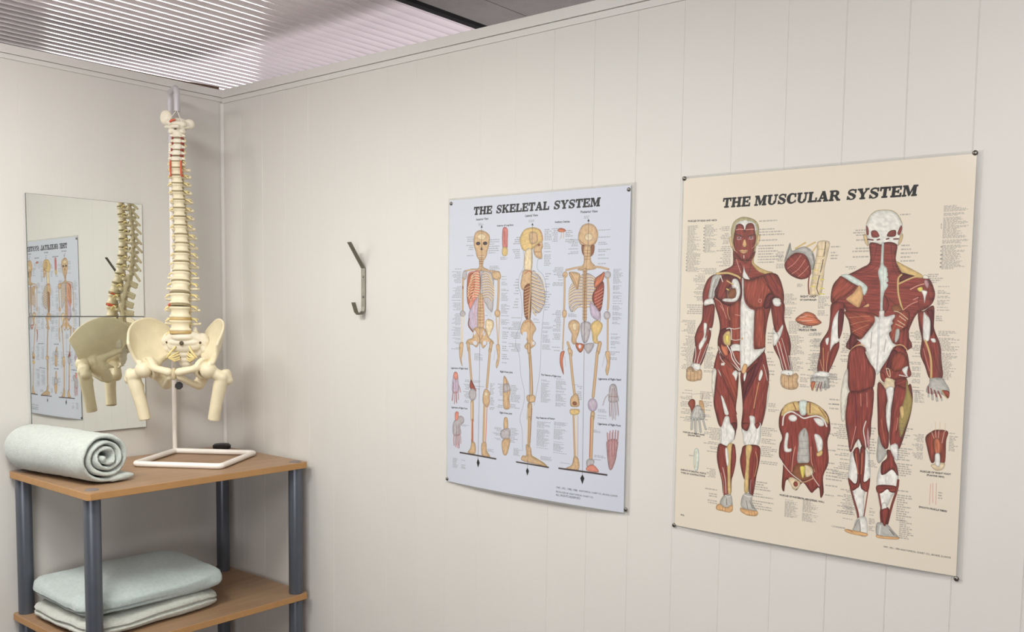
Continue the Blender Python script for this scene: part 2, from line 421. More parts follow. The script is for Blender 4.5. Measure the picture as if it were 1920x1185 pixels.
class Print:
    """paints the ink of one poster on a numpy canvas; poster units are 1000 x 1290"""
    def __init__(s, paper, k):
        s.k = k; s.w = int(1000 * k); s.h = int(1290 * k)
        s.c = np.ones((s.h, s.w, 3), np.float32) * np.array(paper, np.float32) / 255
        s.paper = np.array(paper, float) / 255; s.seed = 1
    def box(s, P, pad):
        x0 = max(int(P[:, 0].min() - pad), 0); x1 = min(int(P[:, 0].max() + pad) + 1, s.w)
        y0 = max(int(P[:, 1].min() - pad), 0); y1 = min(int(P[:, 1].max() + pad) + 1, s.h)
        return x0, y0, x1, y1
    def field(s, P, pad, closed=True):
        x0, y0, x1, y1 = s.box(P, pad)
        if x1 <= x0 or y1 <= y0: return None
        X, Y = np.meshgrid(np.arange(x0, x1) + .5, np.arange(y0, y1) + .5)
        D = np.full(X.shape, 1e9); inside = np.zeros(X.shape, bool)
        n = len(P)
        for i in range(n if closed else n - 1):
            ax, ay = P[i]; bx, by = P[(i + 1) % n]; dx = bx - ax; dy = by - ay; L = dx * dx + dy * dy
            if L < 1e-9: continue
            t = np.clip(((X - ax) * dx + (Y - ay) * dy) / L, 0, 1)
            D = np.minimum(D, (X - ax - t * dx) ** 2 + (Y - ay - t * dy) ** 2)
            if closed and dy != 0:
                c = ((ay > Y) != (by > Y)) & (X < ax + dx * (Y - ay) / dy)
                inside ^= c
        return x0, y0, x1, y1, np.sqrt(D), inside, X, Y
    def lay(s, f, a, col):
        x0, y0, x1, y1 = f[:4]
        r = s.c[y0:y1, x0:x1]; a = a[..., None]
        s.c[y0:y1, x0:x1] = r * (1 - a) + col * a
    def poly(s, P, name, smooth=True):
        P = np.array(P, float) / 10 * s.k
        if smooth: P = smooth_loop(P)
        f = s.field(P, 2)
        if f is None: return
        D, ins, X, Y = f[4:]
        sd = np.where(ins, D, -D); a = np.clip(sd + .5, 0, 1)
        col = np.array(PAL[name], float) / 255
        if name == 'paper': col = s.paper
        if name in FLAT or not smooth: s.lay(f, a, col); return
        q = P - P.mean(0); u, w, v = np.linalg.svd(q, full_matrices=False); d = v[0]
        al = X * d[0] + Y * d[1]; ac = -X * d[1] + Y * d[0]
        s.seed += 1
        H, W = X.shape
        dia = int(np.hypot(H, W)) + 4
        muscle = name in ('m', 'm2', 'maroon', 'plum', 'orange')
        N = ink_noise(dia * 2, dia * 2, s.seed, (2.0 if muscle else 5) * s.k, (26 if muscle else 9) * s.k)
        iy = np.clip((al - al.min()).astype(int), 0, dia * 2 - 1); ix = np.clip((ac - ac.min()).astype(int), 0, dia * 2 - 1)
        fib = N[iy, ix]
        R = max(np.sqrt(w[1] ** 2 / len(P)) * .75, 2.5 * s.k)
        e = np.clip(sd / min(R, 11 * s.k), 0, 1) ** .7
        amp = .42 if muscle else .16
        sh = (.62 if muscle else .80) + (.46 if muscle else .24) * e + amp * (fib - .5)
        C = col[None, None] * sh[..., None]
        if muscle:
            hi = np.clip(fib * 2.2 - 1.6, 0, 1) * e * .32
            C = C * (1 - hi[..., None]) + np.array([.72, .47, .40]) * hi[..., None]
        C = C * (1 - .35 * np.clip(1 - np.abs(sd) / (1.1 * s.k), 0, 1))[..., None]
        s.lay(f, a, np.clip(C, 0, 1))
    def line(s, P, width, name, alpha=1.):
        P = np.array(P, float) / 10 * s.k; P = smooth_loop(P, False, 5); r = max(width / 20 * s.k, .35)
        f = s.field(P, r + 2, False)
        if f is None: return
        D = f[4]; a = np.clip(r - D + .5, 0, 1) * alpha * min(1, r / .5)
        col = np.array(PAL[name], float) / 255
        if r > 3 * s.k and name not in FLAT:
            e = np.clip(1 - D / r, 0, 1) ** .6
            col = col[None, None] * (.68 + .4 * e)[..., None]
        s.lay(f, a, np.clip(col, 0, 1))
    def tris(s, T, col, soft=.5):
        for t in T:
            f = s.field(np.array(t), 1.5)
            if f is None: continue
            D, ins = f[4], f[5]; sd = np.where(ins, D, -D)
            s.lay(f, np.clip(sd + soft, 0, 1), col)
    def rows(s, x0, y0, x1, y1, n, dens, align):
        """rows of tiny label print: word-length dashes"""
        r = np.random.RandomState(int(x0 + y0) % 9999)
        k = s.k / 10; x0 *= k; x1 *= k; y0 *= k; y1 *= k; W = x1 - x0
        for i in range(n):
            if r.rand() > dens + .12: continue
            y = y0 + (i + .5) * (y1 - y0) / n; L = W * (.45 + .55 * r.rand())
            x = x0 if align == 'L' else x1 - L; e = x + L; t = max(.7, min((y1 - y0) / n * .30, 2.4 * s.k))
            ya, yb = int(max(y - t, 0)), int(min(y + t + 1, s.h))
            if yb <= ya: continue
            while x < e:
                w = (4 + 9 * r.rand()) * s.k; xa, xb = int(max(x, 0)), int(min(x + w, e, s.w))
                if xb > xa:
                    g = r.rand(yb - ya, xb - xa); g = .34 + .5 * g
                    wt = (1 - np.abs((np.arange(ya, yb) + .5 - y) / (t + .5)) ** 2).clip(0, 1)[:, None]
                    a = (g * wt * .74)[..., None]
                    s.c[ya:yb, xa:xb] = s.c[ya:yb, xa:xb] * (1 - a) + np.array([.34, .34, .35]) * a
                x += w + 2.2 * s.k
    def text(s, x0, y0, x1, y1, txt, bold):
        T = text_tris(txt)
        if not T: return
        A = np.array(T); mx = A[..., 0].max(); k = s.k / 10
        a = np.array([x0, y0]) * k; d = np.array([x1 - x0, y1 - y0]) * k; sc = np.hypot(*d) / mx
        d = d / np.hypot(*d); n = np.array([d[1], -d[0]])
        hs = min(sc, 15 * s.k)
        B = a + A[..., :1] * sc * d + A[..., 1:] * hs * n
        s.tris(B, np.array([.13, .13, .14]), .62 if bold else .4)
    def glyphs(s, word, q):
        """heavy slab-serif capitals fitted in the quad tl, tr, bl, br"""
        tl, tr, bl, br = [np.array(p) * s.k for p in q]
        G = [slab(c) for c in word]; gap = .10
        W = sum(g[0] for g in G) + gap * (len(G) - 1); x = 0
        for w, parts in G:
            for P in parts:
                P = np.array(P, float); u = (x + P[:, 0]) / W; v = P[:, 1]
                u = u + (v - .5) * .10 / W
                R = (bl * (1 - u)[:, None] + br * u[:, None]) * (1 - v)[:, None] + (tl * (1 - u)[:, None] + tr * u[:, None]) * v[:, None]
                f = s.field(R, 2)
                if f is None: continue
                sd = np.where(f[5], f[4], -f[4]); s.lay(f, np.clip(sd + .5 + 1.0 * s.k, 0, 1), np.array([.07, .065, .07]))
            x += w + gap
    def run(s, src):
        for L in src.split('\n'):
            w = L.split(' '); c = w[0]
            if c in 'pP':
                v = list(map(int, w[2:])); s.poly([(v[i], v[i + 1]) for i in range(0, len(v), 2)], w[1], c == 'p')
            elif c == 'l':
                v = list(map(int, w[3:])); s.line([(v[i], v[i + 1]) for i in range(0, len(v), 2)], int(w[2]), w[1])
            elif c == 'e':
                x, y, rx, ry = map(int, w[2:]); t = np.arange(12) * math.tau / 12
                s.poly([(x + rx * math.cos(a), y + ry * math.sin(a)) for a in t], w[1])
            elif c == 'R':
                n = int(w[3]); v = np.array(list(map(int, w[4:])), float).reshape(4, 2)
                for i in range(n):
                    t = i / (n - 1); a = v[0] * (1 - t) + v[2] * t; b = v[1] * (1 - t) + v[3] * t
                    m = (a + b) / 2 + np.array([0, 12.])
                    s.line([a, m, b], int(w[2]), w[1])
            elif c == 'b': s.rows(*map(int, w[1:6]), float(w[6]), w[7])
            elif c == 'k':
                x0, y0, x1, y1 = map(int, w[1:5]); s.rows(x0, y0, x1, y1, max(3, (y1 - y0) // 110), 1, 'L')
                s.rows(x0, y0, x1, y1, max(3, (y1 - y0) // 110), 1, 'L')
            elif c in 'cd': s.text(*map(int, w[1:5]), ' '.join(w[5:]), c == 'c')
    def rgb8(s): return np.clip(s.c, 0, 1)

def arc(cx, cy, rx, ry, a0, a1, t0, t1, n=14):
    """thick arc band whose stroke goes from t0 to t1 (half widths peak in the middle)"""
    A = np.radians(np.linspace(a0, a1, n)); o = []; i = []
    for j, a in enumerate(A):
        m = math.sin(math.pi * j / (n - 1)); t = t0 + (t1 - t0) * m
        o.append((cx + rx * math.cos(a), cy + ry * math.sin(a)))
        i.append((cx + (rx - t) * math.cos(a), cy + (ry - t * .62) * math.sin(a)))
    return o + i[::-1]
def bx_(x0, y0, x1, y1): return [(x0, y0), (x1, y0), (x1, y1), (x0, y1)]
def slab(c):
    S = .23; F = .11
    def stem(x, y0=0, y1=1, serif=True, b=.09):
        r = [bx_(x, y0, x + S, y1)]
        if serif: r += [bx_(x - b, 0, x + S + b, F), bx_(x - b, 1 - F, x + S + b, 1)]
        return r
    if c == 'T': return .86, [bx_(.315, 0, .545, 1), bx_(.2, 0, .66, F), bx_(0, 1 - .13, .86, 1), bx_(0, .66, .1, 1), bx_(.76, .66, .86, 1)]
    if c == 'H': return 1.0, stem(.09) + stem(.68) + [bx_(.3, .44, .7, .56)]
    if c == 'E': return .86, stem(.09) + [bx_(.3, 0, .86, .12), bx_(.3, .88, .82, 1), bx_(.3, .45, .6, .56), bx_(.76, 0, .86, .34), bx_(.73, .68, .82, 1), bx_(.56, .36, .64, .66)]
    if c == 'L': return .82, stem(.09) + [bx_(.3, 0, .82, .13), bx_(.72, 0, .82, .4)]
    if c == 'M': return 1.2, [bx_(.1, 0, .2, 1), bx_(0, 0, .33, F), bx_(0, 1 - F, .3, 1), bx_(.86, 0, 1.1, 1), bx_(.78, 0, 1.2, F), bx_(.9, 1 - F, 1.2, 1),
        [(.14, 1), (.38, 1), (.66, .2), (.54, .02)], [(.54, .02), (.62, .05), (.96, 1), (.86, 1)]]
    if c == 'A': return 1.0, [[(.36, 1), (.60, 1), (.94, .05), (.68, .05)], [(.40, 1), (.48, .86), (.21, .05), (.11, .05)], bx_(.24, .27, .72, .38), bx_(0, 0, .34, F), bx_(.58, 0, 1.0, F)]
    if c == 'Y': return .98, [[(.07, .95), (.34, .95), (.60, .42), (.38, .42)], [(.78, .95), (.89, .95), (.58, .42), (.50, .42)], bx_(.375, 0, .60, .5), bx_(.27, 0, .71, F), bx_(0, 1 - F, .42, 1), bx_(.66, 1 - F, .98, 1)]
    if c == 'K': return 1.02, stem(.09) + [[(.3, .36), (.3, .50), (.76, .95), (.88, .95)], [(.38, .58), (.54, .66), (.96, .05), (.68, .05)], bx_(.6, 0, 1.02, F), bx_(.62, 1 - F, .96, 1)]
    if c == 'U': return 1.0, [bx_(.1, .32, .33, 1), bx_(0, 1 - F, .44, 1), bx_(.78, .32, .88, 1), bx_(.66, 1 - F, 1.0, 1), arc(.49, .34, .39, .36, 180, 360, .22, .16)]
    if c == 'C': return .9, [arc(.46, .5, .46, .52, 42, 318, .07, .30, 22), bx_(.76, .64, .86, .98), bx_(.80, .1, .88, .3)]
    if c == 'R': return 1.0, stem(.09) + [bx_(.3, .88, .55, 1), bx_(.3, .44, .55, .55), arc(.50, .72, .34, .28, 90, -90, .1, .24), [(.44, .48), (.66, .5), (.92, .1), (.98, 0), (.74, 0)], bx_(.74, 0, 1.02, F)]
    if c == 'S': return .78, [arc(.40, .735, .35, .275, 20, 180, .09, .16), [(.05, .75), (.26, .68), (.50, .58), (.72, .42), (.74, .27), (.54, .27), (.42, .38), (.2, .48), (.07, .60)],
        arc(.38, .265, .36, .275, 0, -160, .2, .1), bx_(.66, .66, .74, .98), bx_(.02, .02, .1, .34)]
    return .5, []
TITLE_SKEL = [('THE', [[158.0, 49.0], [266.5, 47.7], [161.9, 81.9], [268.7, 80.5]]), ('SKELETAL', [[294.7, 47.0], [578.2, 43.3], [293.6, 80.7], [581.8, 76.3]]), ('SYSTEM', [[606.8, 52.2], [834.0, 48.1], [605.2, 85.9], [833.4, 80.0]])]
TITLE_MUSC = [('THE', [[160.3, 84.6], [267.6, 82.6], [165.4, 117.5], [269.7, 113.6]]), ('MUSCULAR', [[287.2, 82.9], [586.3, 80.9], [286.5, 114.6], [590.9, 113.1]]), ('SYSTEM', [[611.9, 77.9], [832.5, 76.8], [612.2, 113.0], [831.6, 109.8]])]
SKEL_PRINT = """p bone 2059 1496 1704 1576 1588 1877 1622 2185 1714 2407 1777 2628 1958 2794 2207 2792 2369 2601 2425 2386 2537 2044 2503 1697
p bonep 1825 1712 2061 1635 2298 1732 2242 1903 1887 1889
e dark 1859 2062 131 78
e dark 2274 2069 129 78
P dark 1988 2341 2057 2200 2142 2355
l brown 15 1896 2587 2222 2597
l brown 15 1927 2654 2193 2661
l white 20 1896 2618 2222 2627
p bone 1928 2763 2195 2770 2169 3074 2495 3233 1725 3262 1932 3069
l brown 20 1929 2850 2166 2856
l brown 20 1930 2938 2168 2943
p salmon 1274 3365 1665 3261 1965 3310 2007 4253 1683 4605 1446 5005 1227 4562 1190 3985
p greyp 2096 3299 2731 3388 2810 4081 2754 4993 2519 4929 2109 4297
p lilac 2007 4253 1682 4561 1355 5051 1329 5407 1468 5850 1907 5707 1927 4957
p orange 1305 3454 1607 3370 1674 3900 1290 4740 1203 4074
l bonep 41 1966 3389 1679 3349 1488 3514 1537 3576
l brown 15 1966 3415 1679 3376 1488 3545
l bonep 41 2121 3392 2403 3361 2593 3529 2547 3589
l brown 15 2121 3418 2404 3387 2593 3559
l bonep 41 1968 3503 1650 3463 1435 3628 1484 3690
l brown 15 1968 3529 1650 3490 1435 3659
l bonep 41 2122 3505 2434 3475 2647 3643 2601 3703
l brown 15 2122 3531 2434 3501 2647 3673
l bonep 41 1969 3617 1621 3577 1382 3742 1431 3805
l brown 15 1969 3643 1622 3604 1382 3773
l bonep 41 2124 3619 2465 3588 2701 3756 2655 3816
l brown 15 2124 3645 2465 3614 2701 3786
l bonep 41 1971 3731 1587 3692 1328 3857 1378 3919
l brown 15 1971 3757 1587 3718 1329 3888
l bonep 41 2125 3732 2502 3702 2755 3869 2709 3929
l brown 15 2125 3759 2502 3728 2755 3899
l bonep 41 1972 3845 1558 3806 1275 3972 1324 4034
l brown 15 1972 3871 1558 3832 1275 4003
l bonep 41 2127 3846 2533 3815 2809 3982 2763 4042
l brown 15 2127 3872 2533 3841 2809 4012
l bonep 41 1974 3959 1553 3921 1264 4087 1314 4149
l brown 15 1974 3985 1554 3947 1264 4118
l bonep 41 2128 3960 2540 3928 2822 4094 2777 4155
l brown 15 2129 3986 2540 3954 2823 4125
l bonep 41 1975 4073 1555 4036 1265 4203 1315 4265
l brown 15 1975 4099 1555 4062 1266 4234
l bonep 41 2130 4074 2542 4041 2824 4207 2778 4268
l brown 15 2130 4100 2542 4067 2824 4237
l bonep 41 1977 4187 1556 4150 1267 4318 1316 4380
l brown 15 1977 4213 1556 4177 1267 4349
l bonep 41 2131 4188 2543 4154 2825 4320 2780 4380
l brown 15 2132 4214 2544 4180 2826 4350
l bonep 41 1978 4301 1600 4265 1341 4433 1391 4495
l brown 15 1979 4328 1600 4292 1342 4465
l bonep 41 2133 4301 2504 4267 2757 4432 2712 4493
l brown 15 2133 4328 2504 4293 2758 4463
l bonep 41 1980 4415 1644 4380 1416 4549 1465 4611
l brown 15 1980 4442 1644 4407 1416 4580
l bonep 41 2134 4415 2464 4380 2689 4545 2643 4606
l brown 15 2135 4442 2465 4406 2689 4576
R orange 21 9 1307 3631 1669 3525 1319 4624 1681 4513
R steel 20 6 2127 4341 2692 4776 2134 4823 2699 5254
p bone 1907 4341 2127 4297 2254 4954 2247 5700 1877 5730
R brown 15 9 1891 4473 2230 4472 1905 5530 2244 5524
l salmon 25 1862 4517 1687 4959 1756 5622
l salmon 30 2189 4516 2257 5173 2236 5788
l bone 72 2053 3211 1544 3193 1059 3255
l bone 72 2112 3212 2554 3264 3076 3316
p bone 2729 3302 3133 3309 3195 3610 2850 3649 2674 3474
p greyp 967 3271 1181 3275 1154 3585 909 3626
l dark 25 1977 3289 2007 4209
p bonep 2466 5354 2760 5428 2821 5601 2737 5820 2536 6132 2354 5785 2321 5501
l brown 20 2466 5354 2760 5428 2821 5601 2737 5820
l brown 63 1359 5362 1332 5675 1701 6022 1823 6196
p bone 1637 5802 1937 5715 2295 5765 2536 6132 2802 6299 2833 6429 2482 6440 2306 6600 2188 6635 2018 6411 1829 6617 1586 6514 1189 6483 1279 6301 1582 6181
e paper 1736 6429 120 97
e paper 2304 6411 106 96
e paper 1700 5978 72 97
e paper 2251 5986 71 114
e paper 2510 6404 58 78
l brown 20 1698 5800 1881 6017 2034 6278
l brown 20 2354 5785 2210 6053 2052 6278
l bone 105 970 3582 945 4072 956 5010
l m2 42 944 3939 957 4028
e greyp 958 5145 172 143
l bonep 53 910 5280 899 6448
l bonep 42 1051 5233 942 6446
p bone 787 6496 1022 6444 979 6940 932 7212 997 7503 859 7306 780 6948
l bonep 26 1038 6758 1136 7203
l bone 120 3080 3609 3079 4298 3032 4990
e bone 3034 5098 173 164
l bone 60 2960 5229 3094 6420
l bone 50 3151 5226 3123 6419
p bone 2979 6489 3193 6482 3191 7112 3052 7476 2991 7296 3073 6943
l greyp 20 2924 6687 2872 7126
l bone 179 1311 6479 1364 6746
l bone 126 1375 6700 1463 7413 1577 8213
p m2 1496 8106 1594 8122 1866 8561 1476 8444
e greyp 1644 8724 231 277
l steel 21 1520 8531 1738 8919
l bone 190 1630 9062 1659 9869
l orange 127 1659 9869 1701 10858
l bonep 42 1588 9110 1626 10684
p bone 1670 10816 1897 10905 1890 11357 1432 11339 1583 11141
l bone 183 2704 6389 2633 6742
l bone 133 2632 6698 2556 7580 2496 8334
p bone 2332 8477 2509 8421 2700 8585 2662 8765 2682 8940 2580 9213 2341 9143 2248 8883
e bonep 2441 8638 118 106
l bone 114 2372 9185 2375 10699
l bonep 51 2449 9223 2452 10691
l salmon 51 2532 9172 2513 10774
p bone 2275 10843 2542 10771 2606 11121 2817 11374 2343 11409
l dark 65 937 11398 2072 11404 3157 11424
l dark 15 2057 1331 2077 2767 2005 4516 2081 11583
P black 2092 11528 2203 11713 2109 11931 2016 11717
P black 2062 1279 2129 1386 2011 1381
p gold 4936 1492 4504 1575 4262 1899 4283 2152 4464 2443 4899 2432 5005 2344 5217 2227 5454 2112 5504 1971 5392 1658 5204 1546
p bone 4778 1713 5154 1729 5215 2103 4840 2172
l orange 28 5258 1569 5432 1783 5468 2031
p bone 5005 2365 5269 2147 5454 2112 5511 2320 5444 2441 5481 2690 5440 2792 5227 2773 5064 2636
e brown 5297 2230 74 49
l brown 19 5062 2512 5382 2522
p bonep 4563 2454 4931 2425 4924 3257 4522 3249
l outline 14 4464 2460 4525 2830 4450 3206 4262 3497 4203 3919 4341 4258 4441 4934 4352 5528 4138 6001 4117 6429 4319 6849 4433 7698 4632 8326 4631 8882 4448 9541 4596 10044 4666 10898
l outline 14 5483 2813 5255 2849 5235 3221 5560 3516 5730 4096 5647 4716 5568 5339 5504 6173 5475 7430 5290 8495 5206 8924
p bone 4505 3249 5023 3342 5083 3676 4873 4008 4493 4111 4335 3920 4374 3583
l orange 38 4536 3417 4806 3296 5026 3508
p brown 4545 3964 4899 3924 4906 5265 4595 5228 4500 4511
R bone 29 10 4547 4048 4861 3924 4566 5186 4881 5056
l bone 86 4875 3506 4885 4091 4821 4762 4816 5393
p greyp 4937 3382 5239 3429 5566 3805 5669 4219 5635 4674 5429 5008 5189 5052 4998 4929
l brown 23 4940 3511 5076 3576 5216 3623
l bonep 62 4939 3474 5075 3538 5215 3586
l brown 23 4942 3649 5148 3726 5353 3778
l bonep 62 4942 3611 5148 3689 5352 3741
l brown 23 4945 3787 5210 3873 5473 3933
l bonep 62 4944 3749 5209 3835 5472 3896
l brown 23 4947 3925 5256 4018 5560 4086
l bonep 62 4947 3887 5255 3981 5560 4049
l brown 23 4950 4063 5285 4168 5616 4240
l bonep 62 4949 4025 5284 4131 5616 4203
l brown 23 4952 4200 5299 4314 5646 4393
l bonep 62 4952 4163 5298 4276 5645 4356
l brown 23 4955 4339 5301 4464 5649 4546
l bonep 62 4954 4301 5301 4426 5648 4509
l brown 23 4957 4477 5283 4609 5609 4699
l bonep 62 4957 4439 5282 4572 5609 4662
l brown 23 4960 4615 5232 4755 5506 4853
l bonep 62 4959 4577 5231 4718 5505 4816
l brown 23 4962 4753 5165 4906 5365 5009
l bonep 62 4962 4715 5164 4869 5364 4971
l brown 24 4965 4891 5076 5054 5191 5165
l bonep 62 4964 4854 5075 5016 5190 5127
l bonep 33 4969 3349 5293 3438 5538 3743 5640 4095
p bone 4516 5419 4842 5308 5062 5473 5217 5721 5081 5934 5047 6145 5212 6308 5080 6481 4756 6598 4589 6456 4749 6238 4414 5951 4356 5740
p paper 4496 5886 4688 5860 4719 6070 4614 6327 4499 6076
e paper 5093 6312 75 75
l orange 24 4572 5482 4844 5414 5063 5557
l bone 193 4834 6405 4867 6699
l bone 154 4896 6783 5005 7708 5063 8510
l brown 19 4979 6864 5079 7874 5106 8507
p bone 4817 8527 5198 8501 5272 8665 5177 8799 4905 8819 4793 8699
l bone 262 4973 8942 4961 9497
l bone 185 4961 9497 4967 10779
l bonep 48 4882 9077 4893 10616
l brown 24 5100 9060 5056 10513
p bone 4827 10622 5103 10722 5218 11073 5761 11245 6031 11424 5549 11397 4646 11323 4670 11104 4862 11070
l olive 29 5164 11058 5545 11185 5977 11389
l dark 59 4341 11419 5225 11427 6084 11443
l dark 14 4933 1347 4924 3257 4890 4930 4966 11638
P black 4965 11587 5056 11726 4977 11929 4891 11733
P black 4932 1314 4993 1412 4880 1406
p bone 7778 1460 7461 1554 7296 1904 7351 2185 7528 2359 7775 2419 8018 2376 8206 2179 8271 1868 8095 1566
p bonep 7617 1918 7811 1848 8007 1935 7963 2130 7670 2118
l brown 17 7350 2105 7625 2275 7797 2321 8016 2289 8205 2139
p brown 7478 2309 7686 2364 7695 2773 7510 2628
p brown 7905 2759 7911 2372 8104 2332 8072 2646
p bone 7578 2372 7911 2384 7943 2918 8132 3120 8135 3278 7301 3301 7593 3028
l brown 13 7606 2512 7899 2522
l brown 13 7608 2631 7902 2640
l brown 13 7611 2751 7905 2759
l brown 13 7614 2870 7908 2878
l bone 80 7571 3167 7150 3218 6722 3291
l bone 79 8036 3177 8422 3205 8805 3291
p greyp 6963 3900 7553 3466 7946 3472 8535 3913 8571 4424 8463 4936 8169 4741 7580 4665 7037 4991 6875 4506
l bonep 40 7604 3546 7337 3558 7160 3700 7192 3765
l brown 13 7605 3578 7338 3590 7161 3741
l bonep 39 7752 3548 8016 3568 8194 3713 8166 3775
l brown 13 7752 3580 8017 3600 8195 3752
l bonep 40 7607 3666 7280 3678 7062 3820 7094 3885
l brown 13 7608 3698 7280 3710 7063 3860
l bonep 39 7754 3668 8077 3687 8293 3832 8266 3895
l brown 13 7755 3699 8078 3719 8294 3871
l bonep 40 7610 3785 7237 3798 6989 3940 7021 4005
l brown 13 7610 3817 7238 3830 6990 3981
l bonep 39 7757 3787 8123 3807 8368 3951 8341 4014
l brown 13 7758 3819 8124 3838 8369 3990
l bonep 40 7612 3905 7210 3918 6941 4061 6973 4126
l brown 13 7613 3937 7211 3950 6942 4101
l bonep 39 7760 3906 8155 3925 8419 4069 8392 4132
l brown 13 7761 3938 8156 3957 8420 4109
l bonep 40 7615 4025 7188 4038 6909 4182 6940 4247
l brown 13 7616 4057 7188 4070 6909 4223
l bonep 40 7763 4026 8177 4044 8455 4188 8428 4250
l brown 13 7763 4058 8178 4076 8456 4227
l bonep 40 7618 4145 7180 4159 6891 4304 6923 4368
l brown 13 7618 4177 7181 4191 6892 4344
l bonep 40 7765 4145 8190 4163 8477 4306 8450 4369
l brown 13 7766 4177 8191 4195 8478 4345
l bonep 40 7620 4265 7178 4280 6883 4425 6915 4490
l brown 13 7621 4297 7178 4312 6884 4465
l bonep 40 7768 4265 8197 4282 8490 4424 8462 4487
l brown 13 7769 4297 8198 4313 8491 4463
l bonep 40 7623 4384 7185 4401 6896 4546 6928 4611
l brown 13 7624 4416 7186 4433 6897 4587
l bonep 40 7771 4384 8195 4400 8483 4542 8456 4605
l brown 13 7771 4416 8196 4432 8484 4581
l bonep 40 7626 4504 7213 4521 6939 4668 6971 4732
l brown 13 7626 4536 7214 4554 6940 4708
l bonep 40 7773 4504 8174 4519 8447 4660 8420 4724
l brown 13 7774 4536 8175 4551 8448 4700
l bonep 40 7628 4624 7271 4642 7033 4789 7064 4853
l brown 13 7629 4656 7271 4674 7034 4829
l bonep 40 7776 4624 8128 4638 8364 4779 8336 4843
l brown 13 7777 4656 8129 4670 8365 4819
l bonep 40 7631 4744 7348 4762 7161 4909 7193 4973
l brown 13 7632 4776 7349 4794 7162 4949
l bonep 40 7779 4744 8058 4758 8246 4899 8218 4963
l brown 13 7780 4775 8059 4789 8247 4939
p bone 6876 3374 7404 3443 7387 3823 7294 4083 7009 3699
l brown 18 6876 3374 7108 3619 7318 4063
l brown 13 7404 3443 7294 4083
p orange 8145 3672 8429 3480 8618 3385 8554 3717 8343 3911 8153 4028
p m2 8155 4107 8555 3756 8592 4306 8425 4945 8168 4701 8041 4424
R pink 22 6 8157 4226 8562 4031 8172 4860 8577 4660
p lilac 7971 4583 8416 4957 8376 5293 8007 5100
l bone 195 7658 3308 7702 5264
R brown 13 15 7550 3346 7772 3350 7592 5194 7814 5191
l brown 22 7648 3308 7692 5264
l m2 21 8439 4897 8470 5213 8403 5412
p greyp 7522 5428 8000 5419 7907 6061 7714 6227 7585 6030
p bone 7195 5292 7448 5429 7455 5751 7313 6119 7366 6238 7166 6286 7061 6126 7081 5882 6898 5602 6944 5377
p bonep 7098 5476 7298 5432 7303 5674 7154 5718
p gold 8279 5287 8572 5448 8506 5726 8343 5968 8397 6205 8154 6173 8073 5816 8002 5499
p orange 7316 6240 7690 6268 7646 6511 7499 6606 7309 6402
e paper 7493 6364 69 80
p greyp 7715 6267 8179 6212 8112 6454 7930 6641 7769 6507
l bone 119 6886 6234 7030 6534
p bone 6891 6458 7121 6531 7126 6775 6999 6780
l bone 127 7033 6697 7169 7588 7301 8315
p bone 7161 8406 7410 8266 7542 8542 7522 8788 7145 8817 7089 8575
e brown 7319 8681 110 81
p gold 7112 8943 7550 8908 7504 9116 7152 9145
l bone 91 7279 9176 7418 10928
l bonep 45 7405 9165 7492 10838
l brown 13 7505 9157 7557 10830
p bone 7366 10852 7594 10908 7604 11380 6970 11395 7272 11193
l bone 184 8470 6203 8382 6564
l bone 141 8357 6564 8283 7526 8214 8333
e lilac 8198 8676 234 265
l steel 17 8061 8504 8314 8848
l steel 17 8305 8487 8118 8823
l bone 205 8220 9016 8200 9220
l bone 160 8199 9179 8189 10840
l orange 53 8127 9226 8138 10765
p greyp 8018 10901 8337 10864 8317 11069 8024 11185
p salmon 8024 11185 8317 11069 8591 11340 8028 11348
l dark 65 6634 11415 7830 11405 8965 11410
l dark 13 7789 1295 7784 2360 7685 4504 7814 11579
P black 7813 11530 7916 11669 7827 11922 7717 11686
P black 7788 1275 7849 1385 7737 1379
e bone 6675 3472 127 129
l bone 91 6651 3532 6666 4263 6660 4913
p bone 6578 4955 6756 4913 6796 5115 6687 5239 6583 5159
l bone 64 6676 5199 6636 6508
p orange 6536 6655 6740 6586 6661 6958 6724 7531 6618 7372 6508 7048
l greyp 23 6745 6791 6820 7197
e greyp 8763 3505 160 148
l bone 95 8776 3641 8829 4267 8805 4855
e greyp 8778 5090 161 164
l bone 78 8815 5247 8843 6427
p bone 8732 6550 8955 6522 8968 7053 8868 7462 8768 7261 8823 6942
l greyp 21 8720 6630 8611 7110
p rose 3294 1485 3571 1498 3580 2041 3561 2295 3300 2286
p gold 3289 2285 3561 2295 3549 2613 3294 2606
l m2 24 3391 1566 3429 2163
l orange 23 6254 1657 6611 1633
p orange 6279 1617 6458 1586 6663 1676 6589 1753 6307 1732
l bone 27 6461 1747 6440 1989
l bone 27 6563 1752 6568 1994
l steel 18 6438 1867 6365 2066
p lilac 458 7825 677 7813 777 8307 762 8671 404 8718 356 8333
l mauve 59 435 8670 400 8878 364 9087
l mauve 59 536 8686 527 8961 517 9213
l mauve 59 637 8680 652 8952 667 9170
l mauve 54 737 8627 764 8808 778 9011
l mauve 53 771 8353 847 8484 887 8663
l plum 16 587 8136 629 9136
l plum 16 463 8280 408 9061
p salmon 458 7816 677 7804 693 8085 480 8097
p greyp 451 10112 824 9759 1105 9781 1138 10005 923 10207 958 10568 488 10660
l mauve 60 519 10611 510 10888 537 11115
l mauve 59 621 10624 624 10922 664 11171
l mauve 59 721 10614 749 10909 790 11203
l mauve 59 821 10605 862 10852 878 11194
l mauve 54 908 10550 948 10752 975 10978
p salmon 572 9620 791 9580 763 9902 588 9962
l plum 16 704 10181 682 11100
l plum 16 829 10170 839 11083
p bone 3460 7816 3575 7831 3779 8123 3868 8377 3817 8726 3852 9157 3510 9184 3445 8666 3438 8231
p greyp 3494 8140 3779 8123 3839 8378 3499 8488
